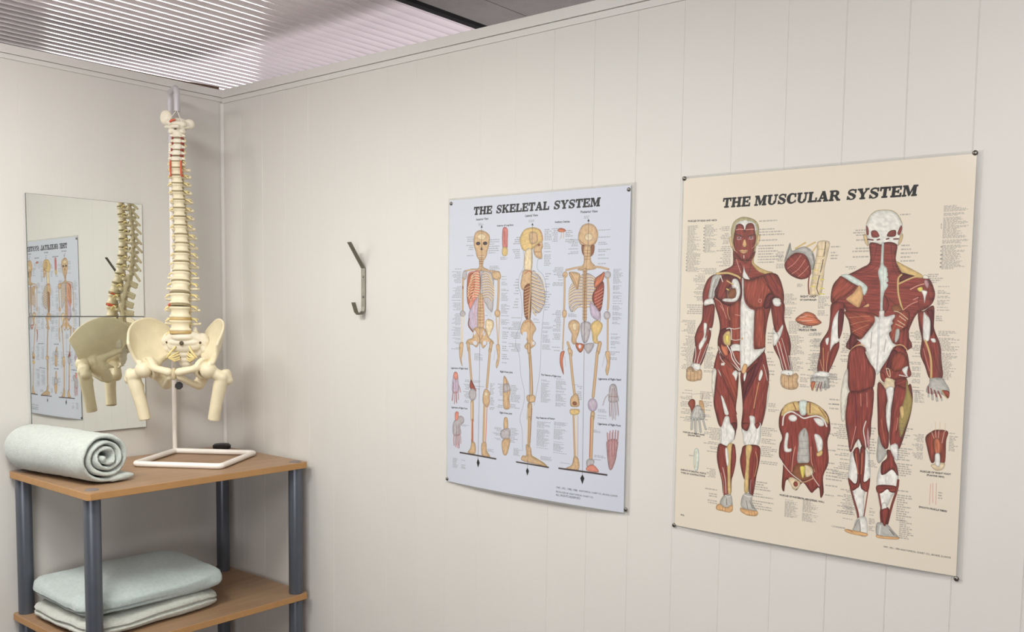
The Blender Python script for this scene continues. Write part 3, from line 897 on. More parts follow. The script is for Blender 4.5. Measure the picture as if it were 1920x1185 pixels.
l brown 15 3605 7960 3730 8646 3739 9166
p bone 3546 9618 3746 9601 3782 10077 3553 10098
p greyp 3410 10155 3866 10025 3917 10369 3818 10553 3415 10462
p bone 3475 10588 3930 10476 3826 11076 3686 11214 3540 11108
p greyp 9020 7821 9270 7806 9373 8173 9403 8446 8979 8497 8952 8162
l greyp 56 9016 8455 9009 8753 9031 9069
l greyp 56 9130 8466 9139 8822 9157 9178
l greyp 56 9244 8458 9271 8812 9289 9166
l greyp 56 9356 8430 9400 8722 9426 8996
l greyp 56 8981 8160 8795 8352 8696 8638
l plum 13 9017 8475 9021 9030
l plum 12 9361 8449 9416 8958
l brown 13 8998 8278 9375 8271
l plum 13 9108 7954 9088 9064
l plum 12 9203 7948 9208 9133
l plum 12 9275 8022 9332 9004
p mauve 8945 10034 9418 9966 9397 10464 9344 10788 9188 11166 9043 11103 8931 10435
l mauve 57 8970 10071 8946 9874 8933 9735
l mauve 56 9084 10059 9059 9823 9065 9655
l mauve 56 9198 10048 9192 9810 9197 9619
l mauve 56 9302 10037 9310 9798 9319 9599
l mauve 64 9405 10027 9427 9787 9432 9620
l plum 13 9010 9748 9032 10664
l plum 13 9151 9694 9175 10648
l plum 13 9293 9681 9269 10637
b 282 3124 853 6765 60 .7 R
b 1071 1724 1597 2623 10 .7 R
b 2473 1696 3122 2537 9 .6 L
b 3248 3311 3738 5583 38 .7 L
b 3341 5677 3765 7259 18 .5 L
b 1237 2878 1844 3199 5 .5 R
b 2551 3039 3190 3267 4 .5 L
b 3181 2667 3693 2808 3 .8 L
b 3843 1671 4277 2781 13 .6 R
b 5576 1584 5972 3113 22 .7 L
b 3924 3238 4230 4893 14 .5 R
b 3676 5241 4372 6719 24 .65 R
b 5661 3271 6009 4961 16 .5 L
b 5058 5263 5438 5466 4 .6 L
b 5570 5422 6145 6567 20 .7 L
b 5942 1561 6264 2144 7 .7 R
b 6661 1595 7127 2177 8 .7 L
b 6772 2042 7312 2662 10 .6 R
b 8291 1713 8894 3098 20 .6 L
b 6025 3155 6583 3937 14 .7 R
b 9037 3179 9513 5430 46 .7 L
b 6060 4919 6511 6677 26 .6 R
b 8984 5793 9432 6836 18 .7 L
b 2283 4910 2758 5297 6 .4 L
b 6886 5033 7344 5229 5 .5 L
b 1053 8064 1435 9121 16 .6 R
b 1666 8073 2332 8477 7 .4 L
b 1711 6866 2315 7195 6 .7 L
b 3090 8121 3453 9189 14 .6 R
b 3891 8073 4469 9152 16 .6 L
b 2680 8014 2992 9313 20 .6 L
b 5562 7803 6137 8770 22 .8 L
b 6351 7716 6917 8876 28 .75 L
b 5407 9565 6123 10698 28 .8 L
b 6309 9507 7009 10809 32 .75 L
b 2885 10028 3417 10593 12 .7 R
b 3922 9977 4383 10625 10 .7 L
b 2662 10892 3078 11158 6 .7 L
b 1015 10107 1510 10198 3 .8 L
b 4161 10779 4671 11156 8 .7 L
b 5650 11003 6343 11219 5 .6 L
b 6702 10927 7272 11193 6 .6 L
b 8458 8756 8949 9196 9 .6 L
b 8284 9656 8675 9780 3 .7 L
b 7403 7941 7666 8533 8 .6 R
b 468 11676 851 12138 8 .7 L
b 1034 11703 1411 12115 8 .7 L
b 7251 7910 7654 7966 2 .5 L
b 8356 10659 8898 11040 7 .5 L
c 1727 1062 2464 1049 Anterior View
c 4538 1044 5222 1045 Lateral View
c 7390 1036 8228 1045 Posterior View
c 2961 1375 3894 1378 Anatomy of Long Bone
c 6104 1366 6859 1373 Auditory Ossicles
c 267 7643 1325 7621 Ligaments of Right Hand
c 317 9425 1347 9408 Ligaments of Right Foot
c 3239 7641 3969 7646 Right Knee Joint
c 3284 9421 3998 9414 Right Knee Joint
c 5543 7637 6583 7670 Key Features of Right Arm
c 5341 9464 6333 9429 Key Features of Femur
c 8431 7645 9499 7623 Ligaments of Right Hand
c 8474 9437 9545 9428 Ligaments of Right Foot
d 6521 12255 7598 12246 1947, 1951, 1980, 1986
d 7674 12235 9474 12227 ANATOMICAL CHART CO., SKOKIE, ILLINOIS
d 6525 12423 8373 12424 PRODUCED BY ANATOMICAL CHART CO.
d 6528 12561 7756 12553 ALL RIGHTS RESERVED
b 1877 1170 2263 1306 3 .9 L
b 4741 1171 5119 1274 3 .9 L
b 7575 1145 8040 1269 3 .9 L"""
MUSC_PRINT = """p skin 2491 1507 2237 1549 2052 1696 1974 1975 2001 2289 2033 2542 2084 2732 2176 2922 2316 3020 2523 3071 2725 3014 2872 2878 2933 2694 2977 2510 3021 2296 3052 2020 3022 1804 2849 1611
p ear 1980 2169 1912 2223 1946 2413 1992 2556 2043 2542 2018 2290
p ear 3016 2157 3099 2145 3088 2329 3011 2527 2976 2448
p white 2140 1763 2274 1651 2512 1625 2733 1667 2904 1768 2945 2016 2528 2153 2130 1981
p m 2090 2136 2138 1919 2175 1780 2311 1734 2450 1809 2499 1966 2536 1843 2617 1742 2786 1741 2873 1859 2910 2076 2951 2201 2925 2447 2883 2692 2821 2876 2724 2998 2522 3056 2332 2989 2208 2860 2132 2607 2073 2386
l pink 29 2180 1946 2300 1926 2454 1945
l pink 29 2563 1956 2691 1949 2843 1950
P white 2454 1622 2587 1629 2516 1967
l dark 29 2151 2107 2306 2138 2445 2197
l dark 29 2625 2194 2748 2162 2899 2137
p mauve 2189 2218 2291 2182 2401 2226 2293 2269
p mauve 2666 2227 2766 2194 2868 2229 2769 2280
e dark 2295 2225 30 25
e dark 2761 2234 30 24
l white 13 2211 2272 2294 2294 2379 2278
l white 12 2674 2277 2763 2296 2853 2277
p tan 2482 2307 2550 2310 2601 2513 2524 2564 2430 2508
e dark 2465 2518 20 12
e dark 2567 2521 20 12
p tan 2306 2691 2424 2641 2493 2662 2561 2646 2664 2701 2497 2790
l dark 13 2324 2701 2495 2725 2658 2711
l white 29 2499 2852 2505 2937
l pink 19 2040 2448 2133 2639 2222 2735
l pink 16 2980 2387 2895 2538 2813 2613
l pink 13 2139 2859 2263 2971 2419 3022
l dark 16 2062 2605 2174 2859 2351 3020
p m 2106 2669 2093 3046 2012 3233 1493 3452 1951 3516 2229 3551 2507 3648 2746 3698 3604 3483 3271 3380 3068 3253 2878 3079 2933 2694 2557 3072
p gold 2934 2725 2885 3079 3068 3253 3338 3381 3620 3471 3475 3543 3107 3439 2866 3218 2800 3062 2889 2878
l dark 19 2176 2922 2289 3238 2452 3554
l pink 26 2212 2986 2306 3238 2398 3453
l maroon 45 2353 3114 2464 3366 2506 3617
l dark 16 2795 3124 2737 3402 2674 3557
p white 2509 3180 2567 3399 2752 3676 2679 3728 2478 3601 2498 3367
p m 1458 3477 2229 3535 2746 3698 3604 3483 3873 3755 3638 4519 3490 5050 3413 5726 3419 6129 3271 6477 2775 6813 2507 6984 2260 6837 1685 6351 1566 5938 1640 5455 1583 5079 1429 4658 1362 4435 1112 3857
p m 1352 3507 1079 3696 905 4178 953 4581 1131 4500 1378 4370 1438 4019 1497 3605
p steel 1283 3586 1530 3510 1691 3607 1557 3828 1441 4115 1342 4371 1145 4355 1181 4018
l white 20 1357 3667 1259 3986 1226 4307
l dark 13 1428 3668 1332 4018 1287 4339
l dark 10 1497 3605 1384 3987
p maroon 1638 3591 2020 3501 2372 3725 2470 4117 2412 4463 2226 4589 1915 4623 1485 4386 1388 4115 1505 3860
p m 1676 3670 1955 3642 2031 3864 1863 4052 1905 4306 1698 4433 1482 4274 1542 3924
p white 2078 3706 2233 3670 2358 3835 2403 4180 2274 4447 1981 4496 1716 4449 1767 4370 2045 4338 2214 4180 2069 3959
p brown 2036 4022 2226 4022 2201 4337 1906 4338 1934 4116
l grey 16 1941 4338 1899 4116 2103 3959 2279 4054 2219 4337
l gold 46 1871 3736 2101 3864
l yellow 39 1862 4021 1940 4059
l pink 20 1413 4370 1630 4497 1779 4783
l gold 80 1451 3477 1880 3458 2229 3557 2376 3641
l white 33 1601 3543 1696 3766
p m2 2561 3758 2914 3690 3244 3570 3448 3751 3654 4029 3465 4274 3312 4645 3115 4733 2810 4655 2605 4399 2528 4024
l maroon 19 3162 3594 3318 3812 3557 4059
p maroon 3399 4274 3626 4167 3923 4274 3633 4381 3544 4674 3313 4676
p m 3277 3565 3604 3477 3853 3633 4012 4030 4065 4365 4013 4548 3893 4366 3663 4289 3454 3936
l maroon 15 3508 3568 3747 3876 3822 4182
l pink 19 3153 4373 3221 4413 3207 4484 3140 4491 3115 4429 3153 4373
p m 3605 4520 4059 4487 4093 5041 4185 5369 4318 5701 4373 6004 4351 6310 4442 6840 4112 6856 3962 6448 3718 5995 3742 5502 3663 5103
p white 3634 4412 3762 4335 3895 4411 3963 4518 3886 4625 3705 4596
l maroon 15 3772 4641 3847 4947 3826 5285
l maroon 15 4063 4609 4026 4945 4069 5280
p white 3682 5380 3840 5530 4026 5250 4062 5372 3954 5711 3735 5995
l dark 12 3834 5530 3903 5651
l white 25 3812 5869 3974 6325 4136 6824
l white 25 3925 5835 4087 6320 4249 6819
l white 18 4019 5709 4186 6194 4368 6813
l white 31 4313 6311 4378 6553 4419 6825
l maroon 12 4089 5402 4169 5858 4264 6313
p white 4098 6826 4441 6800 4488 6959 4337 7028 4061 6982
p bone 4060 6951 4303 6984 4462 6952 4588 6893 4680 6995 4644 7149 4689 7268 4637 7408 4432 7473 4156 7429 4037 7260
l brown 12 4176 7052 4181 7406
l brown 12 4322 7060 4351 7457
l brown 12 4477 6914 4463 7159 4510 7416
l dark 12 4300 6893 4368 7012
p white 1020 4419 1306 4371 1355 4569 989 4603
p m 924 4597 1026 4629 1384 4579 1403 4979 1343 5398 1248 5464 1297 5656 1194 6079 908 6837 584 6803 657 6129 630 5804 730 5475 903 5147
l maroon 17 1027 4661 1073 4983 1027 5275
l maroon 16 1279 4659 1253 5013 1225 5271
p white 990 5259 1126 5321 1067 5791 1137 5725 996 6085 855 6253 805 6059 986 5761 985 5470
p white 1230 5432 1323 5575 1178 5498 1116 5855 1046 5954
l white 27 668 6129 696 6454 631 6752
l white 24 891 6251 807 6515 760 6778
l white 20 1174 6015 1006 6442 870 6773
l dark 13 745 5589 945 5584
p white 557 6755 888 6773 857 6986 543 6936
p bone 358 6945 542 6870 712 7026 911 6951 980 7078 958 7330 850 7369 594 7429 351 7364 319 7128
l brown 13 492 7086 500 7382
l brown 13 658 7078 667 7405
l brown 13 812 7070 813 7364
l brown 20 542 6887 602 7048
p m2 1987 4718 2122 4558 2394 4447 2441 5066 2442 6006 2131 6016 1998 5073
l white 23 2078 5427 2218 5449 2431 5406
l white 23 2118 5819 2265 5847 2454 5816
l pink 23 2237 4937 2417 4966
p white 2138 6009 2459 5999 2466 6232 2131 6245
p m2 2156 6269 2467 6258 2481 6700 2320 6517
p white 2446 3663 2526 3727 2540 4180 2601 4493 2812 4717 2972 4787 2976 5114 2980 5988 3076 6141 3397 6052 3346 6225 3005 6582 2775 6797 2504 6889 2430 5066 2430 4494 2472 4180
l steel 13 2611 4806 2630 5434 2615 6063 2667 6629
l steel 9 2853 4960 2861 5742 2846 6369
l grey 16 2652 5276 2660 5295
l grey 16 2674 5546 2682 5561
l grey 16 2677 6061 2677 6080
e tan 2531 5782 34 37
p m2 2983 4803 3332 4753 3403 5417 3409 6005 3226 6120 3091 6094 3020 5987
l maroon 16 1439 4658 1607 4912 1682 5077
l pink 20 1633 4625 1780 4815 1893 5074
l tan 20 1917 4687 1941 4908 2035 5129
p maroon 1694 5486 1938 5417 2081 5509 2116 6080 1968 6404 1714 6158 1584 5937 1613 5712
p gold 1805 5643 1942 5528 2065 5573 2088 5986 1958 6053 1814 5962 1766 5772
p yellow 1877 5705 1981 5671 2005 5893 1920 5959
p orange 1709 5998 1817 6058 1958 6085 2009 6370 1880 6407 1734 6221
l white 33 1911 5449 2079 5446 2108 5826
l white 40 1958 6053 2104 6271 2181 6523 2487 6890
l white 30 1606 6097 1756 6380 1973 6563 2258 6774 2478 6938
l dark 13 1681 6223 1901 6503 2295 6836
l dark 13 2177 6396 2395 6704
l white 33 2098 6081 2285 6518 2464 6701
p m 1583 6275 1437 6893 1535 7066 1524 7551 1480 8104 1609 8613 1770 8988 2047 9029 2397 9062 2459 8813 2381 8296 2431 7655 2432 7019 2258 6780 1829 6442 1683 6287
p pale 1409 6927 1561 6968 1530 7389 1483 7974 1392 7559
p m2 1691 6575 1972 6532 2297 6899 2414 7338 2414 7911 2297 8046 2002 7522 1741 7055
l maroon 23 1632 6964 1967 7556 2226 7987 2421 8484
l maroon 20 1738 6959 1995 7298 2329 7948
l maroon 20 1524 7551 1729 7861 1885 8333 1997 8550
p white 1765 7858 1873 7941 2032 8290 2109 8515 1961 8533 1853 8207
p white 1612 6901 1723 7056 1762 7182 1689 7090
p white 2180 7048 2297 6915 2410 6989 2382 7181 2337 7295 2270 7155
P white 1730 6686 1878 6680 1866 6767 1740 6772
l white 20 1647 6288 1726 6542 1889 6695
l dark 16 1612 6290 1779 6540 2121 6844
p m 2514 7015 2775 6797 3201 6386 3402 6223 3507 6591 3602 6990 3598 7363 3582 7893 3469 8496 3363 8849 3080 8969 2811 9056 2618 8914 2643 8276 2579 7646
p maroon 2615 7168 2845 6872 3141 6607 3020 7052 2797 7505 2674 7956 2611 7580
p plum 3204 6480 3335 6412 3216 6854 2963 7401 2708 7954 2672 7893 2893 7310
l maroon 19 3268 6384 3117 6922 2927 7309 2721 7826
l maroon 19 3318 6911 3230 7291 3149 7923 3101 8557
l tan 29 3230 7291 3144 7767 3074 8212
p white 3299 6834 3370 6971 3278 7226 3210 7198 3227 7010
l white 19 3376 6659 3486 6965 3543 7211
l maroon 19 3337 6474 3447 6780 3557 7117
p pale 3612 7285 3631 7579 3572 8081 3440 8654 3524 8147 3558 7646
p white 2631 7104 2677 6944 2747 7003 2703 7227 2653 7293
p tan 2569 6791 2668 6660 2773 6750 2679 7007 2558 6981
p white 1957 8617 2122 8598 2188 8836 2415 9060 2371 9352 2221 9560 2032 9714 1816 9599 1784 9116 1860 8916
p maroon 2216 8834 2452 8814 2401 9189 2356 9418 2364 9097
l steel 16 2012 9032 2069 9188 2022 9385
l steel 20 1836 9079 1863 9368 1834 9598
p white 2913 8509 3117 8518 3158 8754 3359 8724 3373 9163 3306 9484 3034 9644 2757 9539 2686 9227 2630 8977 2845 9047 2945 8772
l steel 16 2946 9012 3020 9196 2926 9458
l steel 13 3181 8928 3191 9243 3096 9473
p m 2631 8798 2932 8773 2844 9022 2706 9002
p m 3124 8757 3326 8739 3215 8941
p m 1781 9609 2101 9675 2378 9576 2455 10146 2382 10605 2320 10870 2302 11422 2032 11475 1927 10951 1731 10323 1694 9937
p gold 2068 9736 2290 9553 2272 10102 2263 10619 2310 11356 2195 11372 2137 10634
p white 2016 9774 2111 9764 2182 10241 2130 10408 2064 10189
l white 23 1948 10461 2068 10901 2117 11382
l pink 20 1883 10664 2001 11040 2030 11426
l maroon 16 1933 9944 2013 10259 2116 10766
p m 2291 9585 2419 9765 2459 10178 2328 10805 2266 10231
p m 2759 9577 3328 9539 3373 10014 3274 10594 3171 11306 3016 11263 2968 10791 2795 10764 2623 10192 2663 9835
p gold 2821 9596 3059 9572 2986 10088 2988 10788 2980 11204 2837 11223 2822 10744 2852 10166
l tan 22 3206 9747 3286 10118 3201 10635
l maroon 16 3102 9663 3134 10135 3069 10778
l grey 29 3069 10778 3050 11259
p steel 2015 11493 2312 11405 2404 11797 2344 11902 2135 11965 1882 11805
l white 27 2084 11451 2209 11499 2296 11455
l dark 16 2141 11574 2165 11798
p tan 1735 11923 1864 11801 2133 11900 2375 11768 2409 11958 2279 12058 1996 12050 1781 12032
l brown 10 1884 11870 1906 12030
l brown 10 1991 11887 2002 12033
l brown 10 2115 11902 2109 12050
p steel 2812 11306 3127 11296 3163 11594 3375 11883 3104 11890 2828 11833 2714 11689
l white 29 2813 11322 2986 11379 3121 11345
l dark 13 2922 11532 2999 11809
l dark 13 3058 11513 3168 11753
p tan 2707 11818 2828 11833 3103 11842 3374 11851 3346 12014 3075 12054 2903 12031 2722 11945
l brown 9 3035 11868 3075 12038
l brown 9 3138 11869 3177 12033
l brown 9 3240 11870 3272 12019
l gold 55 4413 2663 4753 2479
l gold 55 4697 2671 5093 2477
l gold 48 5012 2785 5188 2554
p bonep 5191 2459 5575 2473 5548 2830 5459 3299 5416 3830 5339 4229 4968 4229 5001 3826 5102 3173 5165 2760
l yellow 30 5064 3410 5218 3413
l yellow 30 5011 3677 5166 3679
l yellow 36 4990 3945 5145 3961
l yellow 36 5321 3710 5443 3726
l yellow 36 5331 4007 5454 4022
l yellow 36 5307 4185 5460 4200
l olive 9 5169 2701 5439 2724
l olive 9 5140 2937 5416 2959
l olive 9 5118 3173 5425 3195
l olive 9 5069 3559 5347 3592
l olive 9 5017 3826 5295 3858
l dark 23 5454 2480 5438 2709 5410 2944
l dark 24 5390 3061 5352 3297 5312 3473
l dark 24 5286 3591 5233 3828 5215 4036 5283 4199
p steel 4029 3090 4127 2669 4216 2461 4289 2734 4507 2651 4757 2614 5012 2785 5116 3114 5018 3409 4932 3170 4767 2897 4513 2801 4261 2869
l dark 15 4218 2521 4147 2790 4030 3120
l dark 15 5015 2874 5087 3173 5022 3528
p m 4040 3150 4262 2884 4513 2807 4799 2928 4967 3289 4962 3587 4669 3709 4317 3594 4093 3394
l pink 18 4149 3334 4398 3158 4610 2893
l pink 18 4315 3518 4562 3342 4772 3047
l pink 18 4540 3612 4724 3464 4904 3258
l m 42 4931 3587 4910 3885 4942 4199
p orange 4494 5060 4709 4875 4894 4798 5146 4870 5274 5018 5417 5164 5098 5275 4689 5222
l pale 15 4650 4997 4899 4933
l pale 15 4717 5116 5091 5080
p m 4051 8356 4241 8033 4747 7843 5186 7843 5564 8026 5787 8279 5870 8721 5786 9118 5856 9802 5690 10304 5731 10844 5633 11045 5566 10713 5414 10824 5293 10916 5031 10628 4907 10690 4740 10918 4488 10603 4367 10649 4333 10996 4231 10853 4244 10074 4089 9811 4092 9406 4174 9150 4039 8790
p gold 4224 8018 4684 7854 4758 8163 4472 8200 4108 8413
p tealw 4741 7850 5014 7831 4998 8266 4793 8282
p gold 5031 7860 5469 7958 5763 8281 5796 8529 5702 8465 5449 8261 5045 8283
l brown 42 5125 7877 5137 8209
l brown 31 4527 7920 4629 8127
l brown 24 5440 8005 5697 8316
l white 50 4173 8717 4220 8373 4473 8224 4699 8305 4924 8409 5141 8345 5388 8296 5607 8383 5738 8612
l grey 12 4634 8264 4797 8388
e white 4528 8441 160 122
p white 5267 8381 5577 8386 5645 8590 5462 8621
p steel 4769 8972 4967 8734 5106 8941 5154 9423 5179 9877 4930 9972 4746 9894 4772 9339
l grey 12 4762 9217 5139 9181
l grey 12 4754 9463 5154 9423
l grey 12 4753 9709 5168 9665
l dark 12 4969 8801 4945 9016
p white 5317 8921 5503 8934 5627 9134 5613 9436 5495 9570 5391 9247
p gold 5432 9546 5613 9436 5619 9587 5467 9663
p white 4290 9016 4409 8999 4386 9470 4531 9486 4503 9612 4260 9591
l pink 25 4657 9412 4591 9850 4574 10284
l pink 24 5223 9355 5256 9838 5392 10188
l maroon 18 4501 9058 4553 9669 4505 10137
l maroon 18 5226 8990 5340 9586 5516 10173
p brown 4756 10001 5228 9939 5369 10236 5122 10510 4743 10541 4606 10280
p bonep 5011 10018 5263 10051 5332 10256 5087 10407
p yellow 4855 10097 5044 10075 4979 10481
p bonep 4455 10561 4613 10480 4905 10644 4739 10906 4543 10782
e m2 4732 10697 80 92
l white 28 4093 9857 4311 10128 4577 10376 4935 10579
l white 27 5564 10653 5337 10377 5268 10202
l bone 31 4712 10576 5030 10592 5369 10403
p paper 4377 10664 4473 10636 4627 10895 4565 10981 4347 11019
p paper 5415 10854 5561 10744 5591 10984 5358 10984
p m2 431 8244 575 8075 725 8131 724 8387 608 8594 548 8434
p tan 890 8129 1054 8127 1138 8520 1105 8621 952 8403
p steel 590 8595 766 8302 950 8312 1140 8585 1109 8784 597 8859
l steel 90 650 8756 619 8989 614 9188
l steel 90 772 8779 773 9075 795 9337
l steel 90 908 8768 955 8994 999 9253
l steel 82 1053 8723 1132 8946 1199 9136
l grey 10 713 8784 702 9180
l grey 10 838 8773 885 9263
l white 17 786 8350 667 8721
l white 17 841 8346 823 8742
l white 17 914 8340 1035 8724
l grey 10 593 8035 607 7902 1009 7843
l m2 17 1029 7874 1016 8071
p tealw 758 9968 941 9949 943 10643 776 10629
l bonep 41 832 9994 831 10589
p skull 7322 1524 7069 1544 6875 1698 6770 1950 6780 2207 6825 2495 6911 2640 7308 2625 7783 2669 7894 2533 7919 2255 7908 1975 7774 1717 7575 1561
l olive 14 7322 1524 7069 1544 6875 1698 6776 1950
l olive 14 7322 1524 7575 1561 7774 1717 7908 1975
p ear 6767 2264 6697 2312 6748 2520 6869 2667 6831 2438
p ear 7880 2309 7949 2334 7916 2534 7806 2676 7831 2475
p m 6945 2191 7064 2162 7151 2223 7205 2366 6986 2378
p m 7452 2362 7516 2210 7654 2173 7724 2204 7703 2372
p m 6778 2001 6847 2096 6863 2296 6796 2265
p m 7869 2043 7906 2142 7848 2336 7774 2277
l maroon 40 6840 2438 7013 2467
l maroon 39 7146 2466 7216 2452
l maroon 39 7436 2454 7511 2435
l maroon 39 7670 2458 7808 2457
p m 6900 2589 7107 2562 7279 2624 7306 2583 7529 2542 7777 2641 7766 2921 7769 3146 7953 3501 8257 3575 8637 3636 8828 3749 8958 4025 8998 4245 8936 4466 8783 4633 8495 4802 8320 5169 8244 5479 8263 5957 6396 6023 6413 5526 6332 5090 6135 4566 5925 4538 5728 4480 5698 4244 5753 3921 5896 3717 6070 3587 6276 3546 6678 3351 6944 3155
l maroon 17 7138 2619 7118 2846 7070 3073
l maroon 16 7588 2635 7629 2974 7700 3370 7848 3625
l maroon 14 7245 3219 7025 3414 6684 3524 6276 3561
p gold 7769 3160 8028 3292 8306 3437 8595 3608 8559 3704 8205 3630 7982 3537 7866 3373
p maroon 7955 3543 8203 3588 8368 3646 8100 3741 7910 3795
p tealw 7293 2610 7369 2613 7381 3222 7490 3366 7543 3650 7554 3933 7437 4188 7423 4786 7339 4787 7306 3931 7211 3503 7280 3248
l steel 14 7378 3364 7399 3932 7393 4501
P m 7562 3424 7495 3479 7568 3565
P m 7583 3594 7501 3649 7580 3735
P m 7577 3792 7494 3833 7567 3905
p m 7425 4245 7541 4330 7606 4557 7529 4756 7431 4757
p m2 5925 3688 6042 3616 6404 3838 6525 3955 6299 4186 6039 4361 5832 4450 5710 4244 5783 3921
p tealw 6011 3586 6247 3552 6545 3695 6813 3870 6910 4015 6812 4250 6720 4100 6672 3985 6404 3838 6163 3690
p tan 6202 4346 6417 4186 6655 3912 6776 4273 6719 4476 6638 4635 6430 4535
l maroon 17 6040 4391 6187 4361 6416 4157
l maroon 17 6107 4595 6375 4652 6668 4649 6894 4504
l maroon 17 6771 4302 6895 4532 7017 4733
p tan 6783 4620 6951 4503 6970 4604
l gold 61 7957 3585 7865 3696 7860 3935 7893 4217 7980 4526 8057 4751
l gold 50 7872 3879 8155 3741 8369 3660 8583 3635
l pink 33 8248 4049 8487 3925 8699 3872
l pink 27 8356 4371 8502 4301
l pink 25 8055 4700 8267 4525 8480 4426
p pale 8636 3608 8743 3623 8800 3721 8613 3705
p mauve 8656 3774 8748 3762 8821 3914 8772 4024 8674 3913
p yellow 8451 4023 8596 3968 8629 4107 8522 4120
p white 8574 4079 8762 4107 8729 4273 8698 4495 8648 4245
l maroon 16 7568 4302 7800 4527 8030 4751
l maroon 16 8829 3776 8788 4079 8884 4494
l maroon 16 8527 4245 8510 4496 8600 4745
p brown 7691 4585 7939 4555 8030 4751 7753 4754
p m 5738 4509 6133 4493 6173 4946 6114 5445 6032 5659 6057 5859 6011 6096 5748 6759 5677 6897 5336 6795 5405 6118 5410 5820 5654 5397 5705 4952
p white 5963 4758 6059 4757 6020 5095 6070 5652 5971 5817 5883 5864 5746 6106 5731 6285 5762 5454 5817 5039
p maroon 5980 4802 6142 4741 6135 5386 6010 5654
p m 5884 5894 6046 5815 6011 6096 5748 6759 5709 6523 5801 6104
l tan 21 5508 5995 5530 6352 5567 6798
l tan 18 5695 6108 5649 6526 5660 6853
l tan 18 5414 6387 5467 6564 5568 6828
p white 5574 5696 5694 5648 5671 5871 5610 5873
p white 5342 6786 5735 6805 5725 6954 5158 7015
p steel 5157 6994 5710 6970 5764 7205 5738 7341 5169 7331 5127 7212
l steel 79 5213 7268 5203 7419
l steel 79 5352 7259 5343 7434
l steel 78 5491 7251 5487 7416
l steel 78 5628 7228 5648 7367
l white 15 5251 7010 5288 7203
l white 15 5405 7001 5396 7197
l white 15 5619 6990 5580 7186
p orange 5126 7182 5286 7143 5231 7342 5173 7445
l m 27 5426 7165 5352 7425
l m 27 5508 7145 5464 7373
l dark 18 5608 7110 5631 7318
l gold 24 5318 7171 5219 7448
p m 8514 4746 8680 4717 8966 4549 9008 4935 9021 5266 9225 5757 9275 6197 9332 6775 8978 6836 8802 6440 8639 6056 8667 5608 8564 5192
p white 8681 4759 8764 4827 8897 5019 8900 5546 8825 5673 8716 5620 8677 5190
p maroon 8787 4730 8959 4720 9008 5266 8924 5490 8900 5019
p white 8927 5573 9060 5569 9090 5679 8985 5682
l gold 59 8770 5633 8873 5880 8966 6210 8993 6543 9000 6848
l pink 16 8726 5885 8850 6298 8941 6573
l maroon 16 9019 5875 9089 6288 9263 6695
p steel 8982 6808 9319 6776 9429 6908 9555 7121 9527 7399 9313 7274 8915 7272 8882 7106 8956 6962
l steel 59 8945 7214 8952 7382
l steel 65 9047 7236 9077 7457
l steel 65 9167 7256 9211 7490
l steel 59 9286 7248 9347 7466
l m 38 8929 7076 8947 7270
l m 38 9011 7127 9050 7297
l m 37 9119 7176 9190 7366
l m 37 9226 7197 9323 7385
p m2 9322 7163 9544 7177 9540 7384 9419 7295
l gold 21 9307 7136 9419 7295 9507 7414
p m2 6187 4770 6730 4765 7251 4874 7134 5162 6888 5514 6762 5633 6464 5466 6338 5089
l tan 11 6328 4973 6620 4940 7024 4905
l tan 11 6395 5205 6685 5113 7029 5049
l tan 11 6463 5437 6692 5316 6977 5194
p maroon 6421 5496 6704 5635 6595 5841 6425 6022 6389 5848
p m2 7811 4824 8249 4749 8190 5340 7975 5486 7806 5760 7656 5494
p white 7317 4736 7472 4734 7479 4899 7591 4898 7784 4839 7815 4923 7736 5038 7767 5122 7701 5209 7734 5350 7655 5466 7791 5746 7933 5827 7802 6030 7617 6323 7379 6750 7270 6741 7080 6404 6952 6062 6889 5919 6640 5869 6768 5792 6618 5666 6763 5662 6957 5425 7174 5104 7167 4903 7310 4930
p m 7847 5745 7998 5344 8242 5282 8255 5957 7987 5797
l bonep 25 7780 4740 7948 4780 8217 4988
l bonep 25 7952 4893 8150 5031
l bonep 25 7903 5035 8128 5172
l bonep 22 7852 5149 8076 5244
l steel 14 7319 4787 7351 5645 7335 6709
l grey 11 7287 5074 7320 5933 7305 6682
l steel 34 7101 5422 7091 5941
l steel 28 7563 5639 7522 6041
p steel 7859 5333 7974 5316 7966 5599 7846 5731
l tan 35 6412 6081 6539 5931 6741 5837 6873 5876
l tan 33 7798 5917 7960 5798 8127 5835 8247 5972
p m 6412 6081 6626 5893 6853 5897 6940 6120 7080 6404 7267 6655 7279 6972 7203 7237 6826 7362 6536 7439 6409 7212 6349 6788 6356 6406
p m 7798 5917 7989 5831 8230 6015 8329 6462 8356 6799 7669 6950 7420 6705 7643 6265
p maroon 7695 6148 7800 5974 7941 6025 7813 6315 7766 6545 7601 6639
p m2 7755 6260 7969 6024 8193 6129 8258 6380 8074 6615 7797 6629
p white 8114 6557 8289 6464 8270 6691 8317 6830 8160 6696
l white 28 8025 6760 8247 6791
l bonep 25 7612 6567 7677 6778 7749 6831 7712 6605 7612 6567
p m 7436 6747 7562 6727 7645 7038 7486 6960
p bonep 7401 6965 7560 7043 7624 6867 7893 6938 7915 7165 7708 7235 7566 7186
p m 7907 6937 8221 6835 8311 7028 8235 7202 7959 7219
p pale 6275 6792 6375 6670 6411 7256 6507 7455 6369 7730 6346 8323 6227 8333 6170 7596 6205 7150
p m 6461 7400 6826 7362 7225 7221 7247 7959 7215 8310 7205 8835 7071 9263 6858 9015 6756 9024 6578 9397 6465 8904 6361 8322 6386 7788
l plum 41 6654 7446 6703 8000 6740 8584 6652 9005 6577 9367
l pink 17 6829 7435 6858 7842
l pink 17 7030 7393 7062 7856
l white 34 7042 8324 6975 8622 7046 8967 7100 9254
l maroon 17 6897 7693 6904 8277 6950 8742
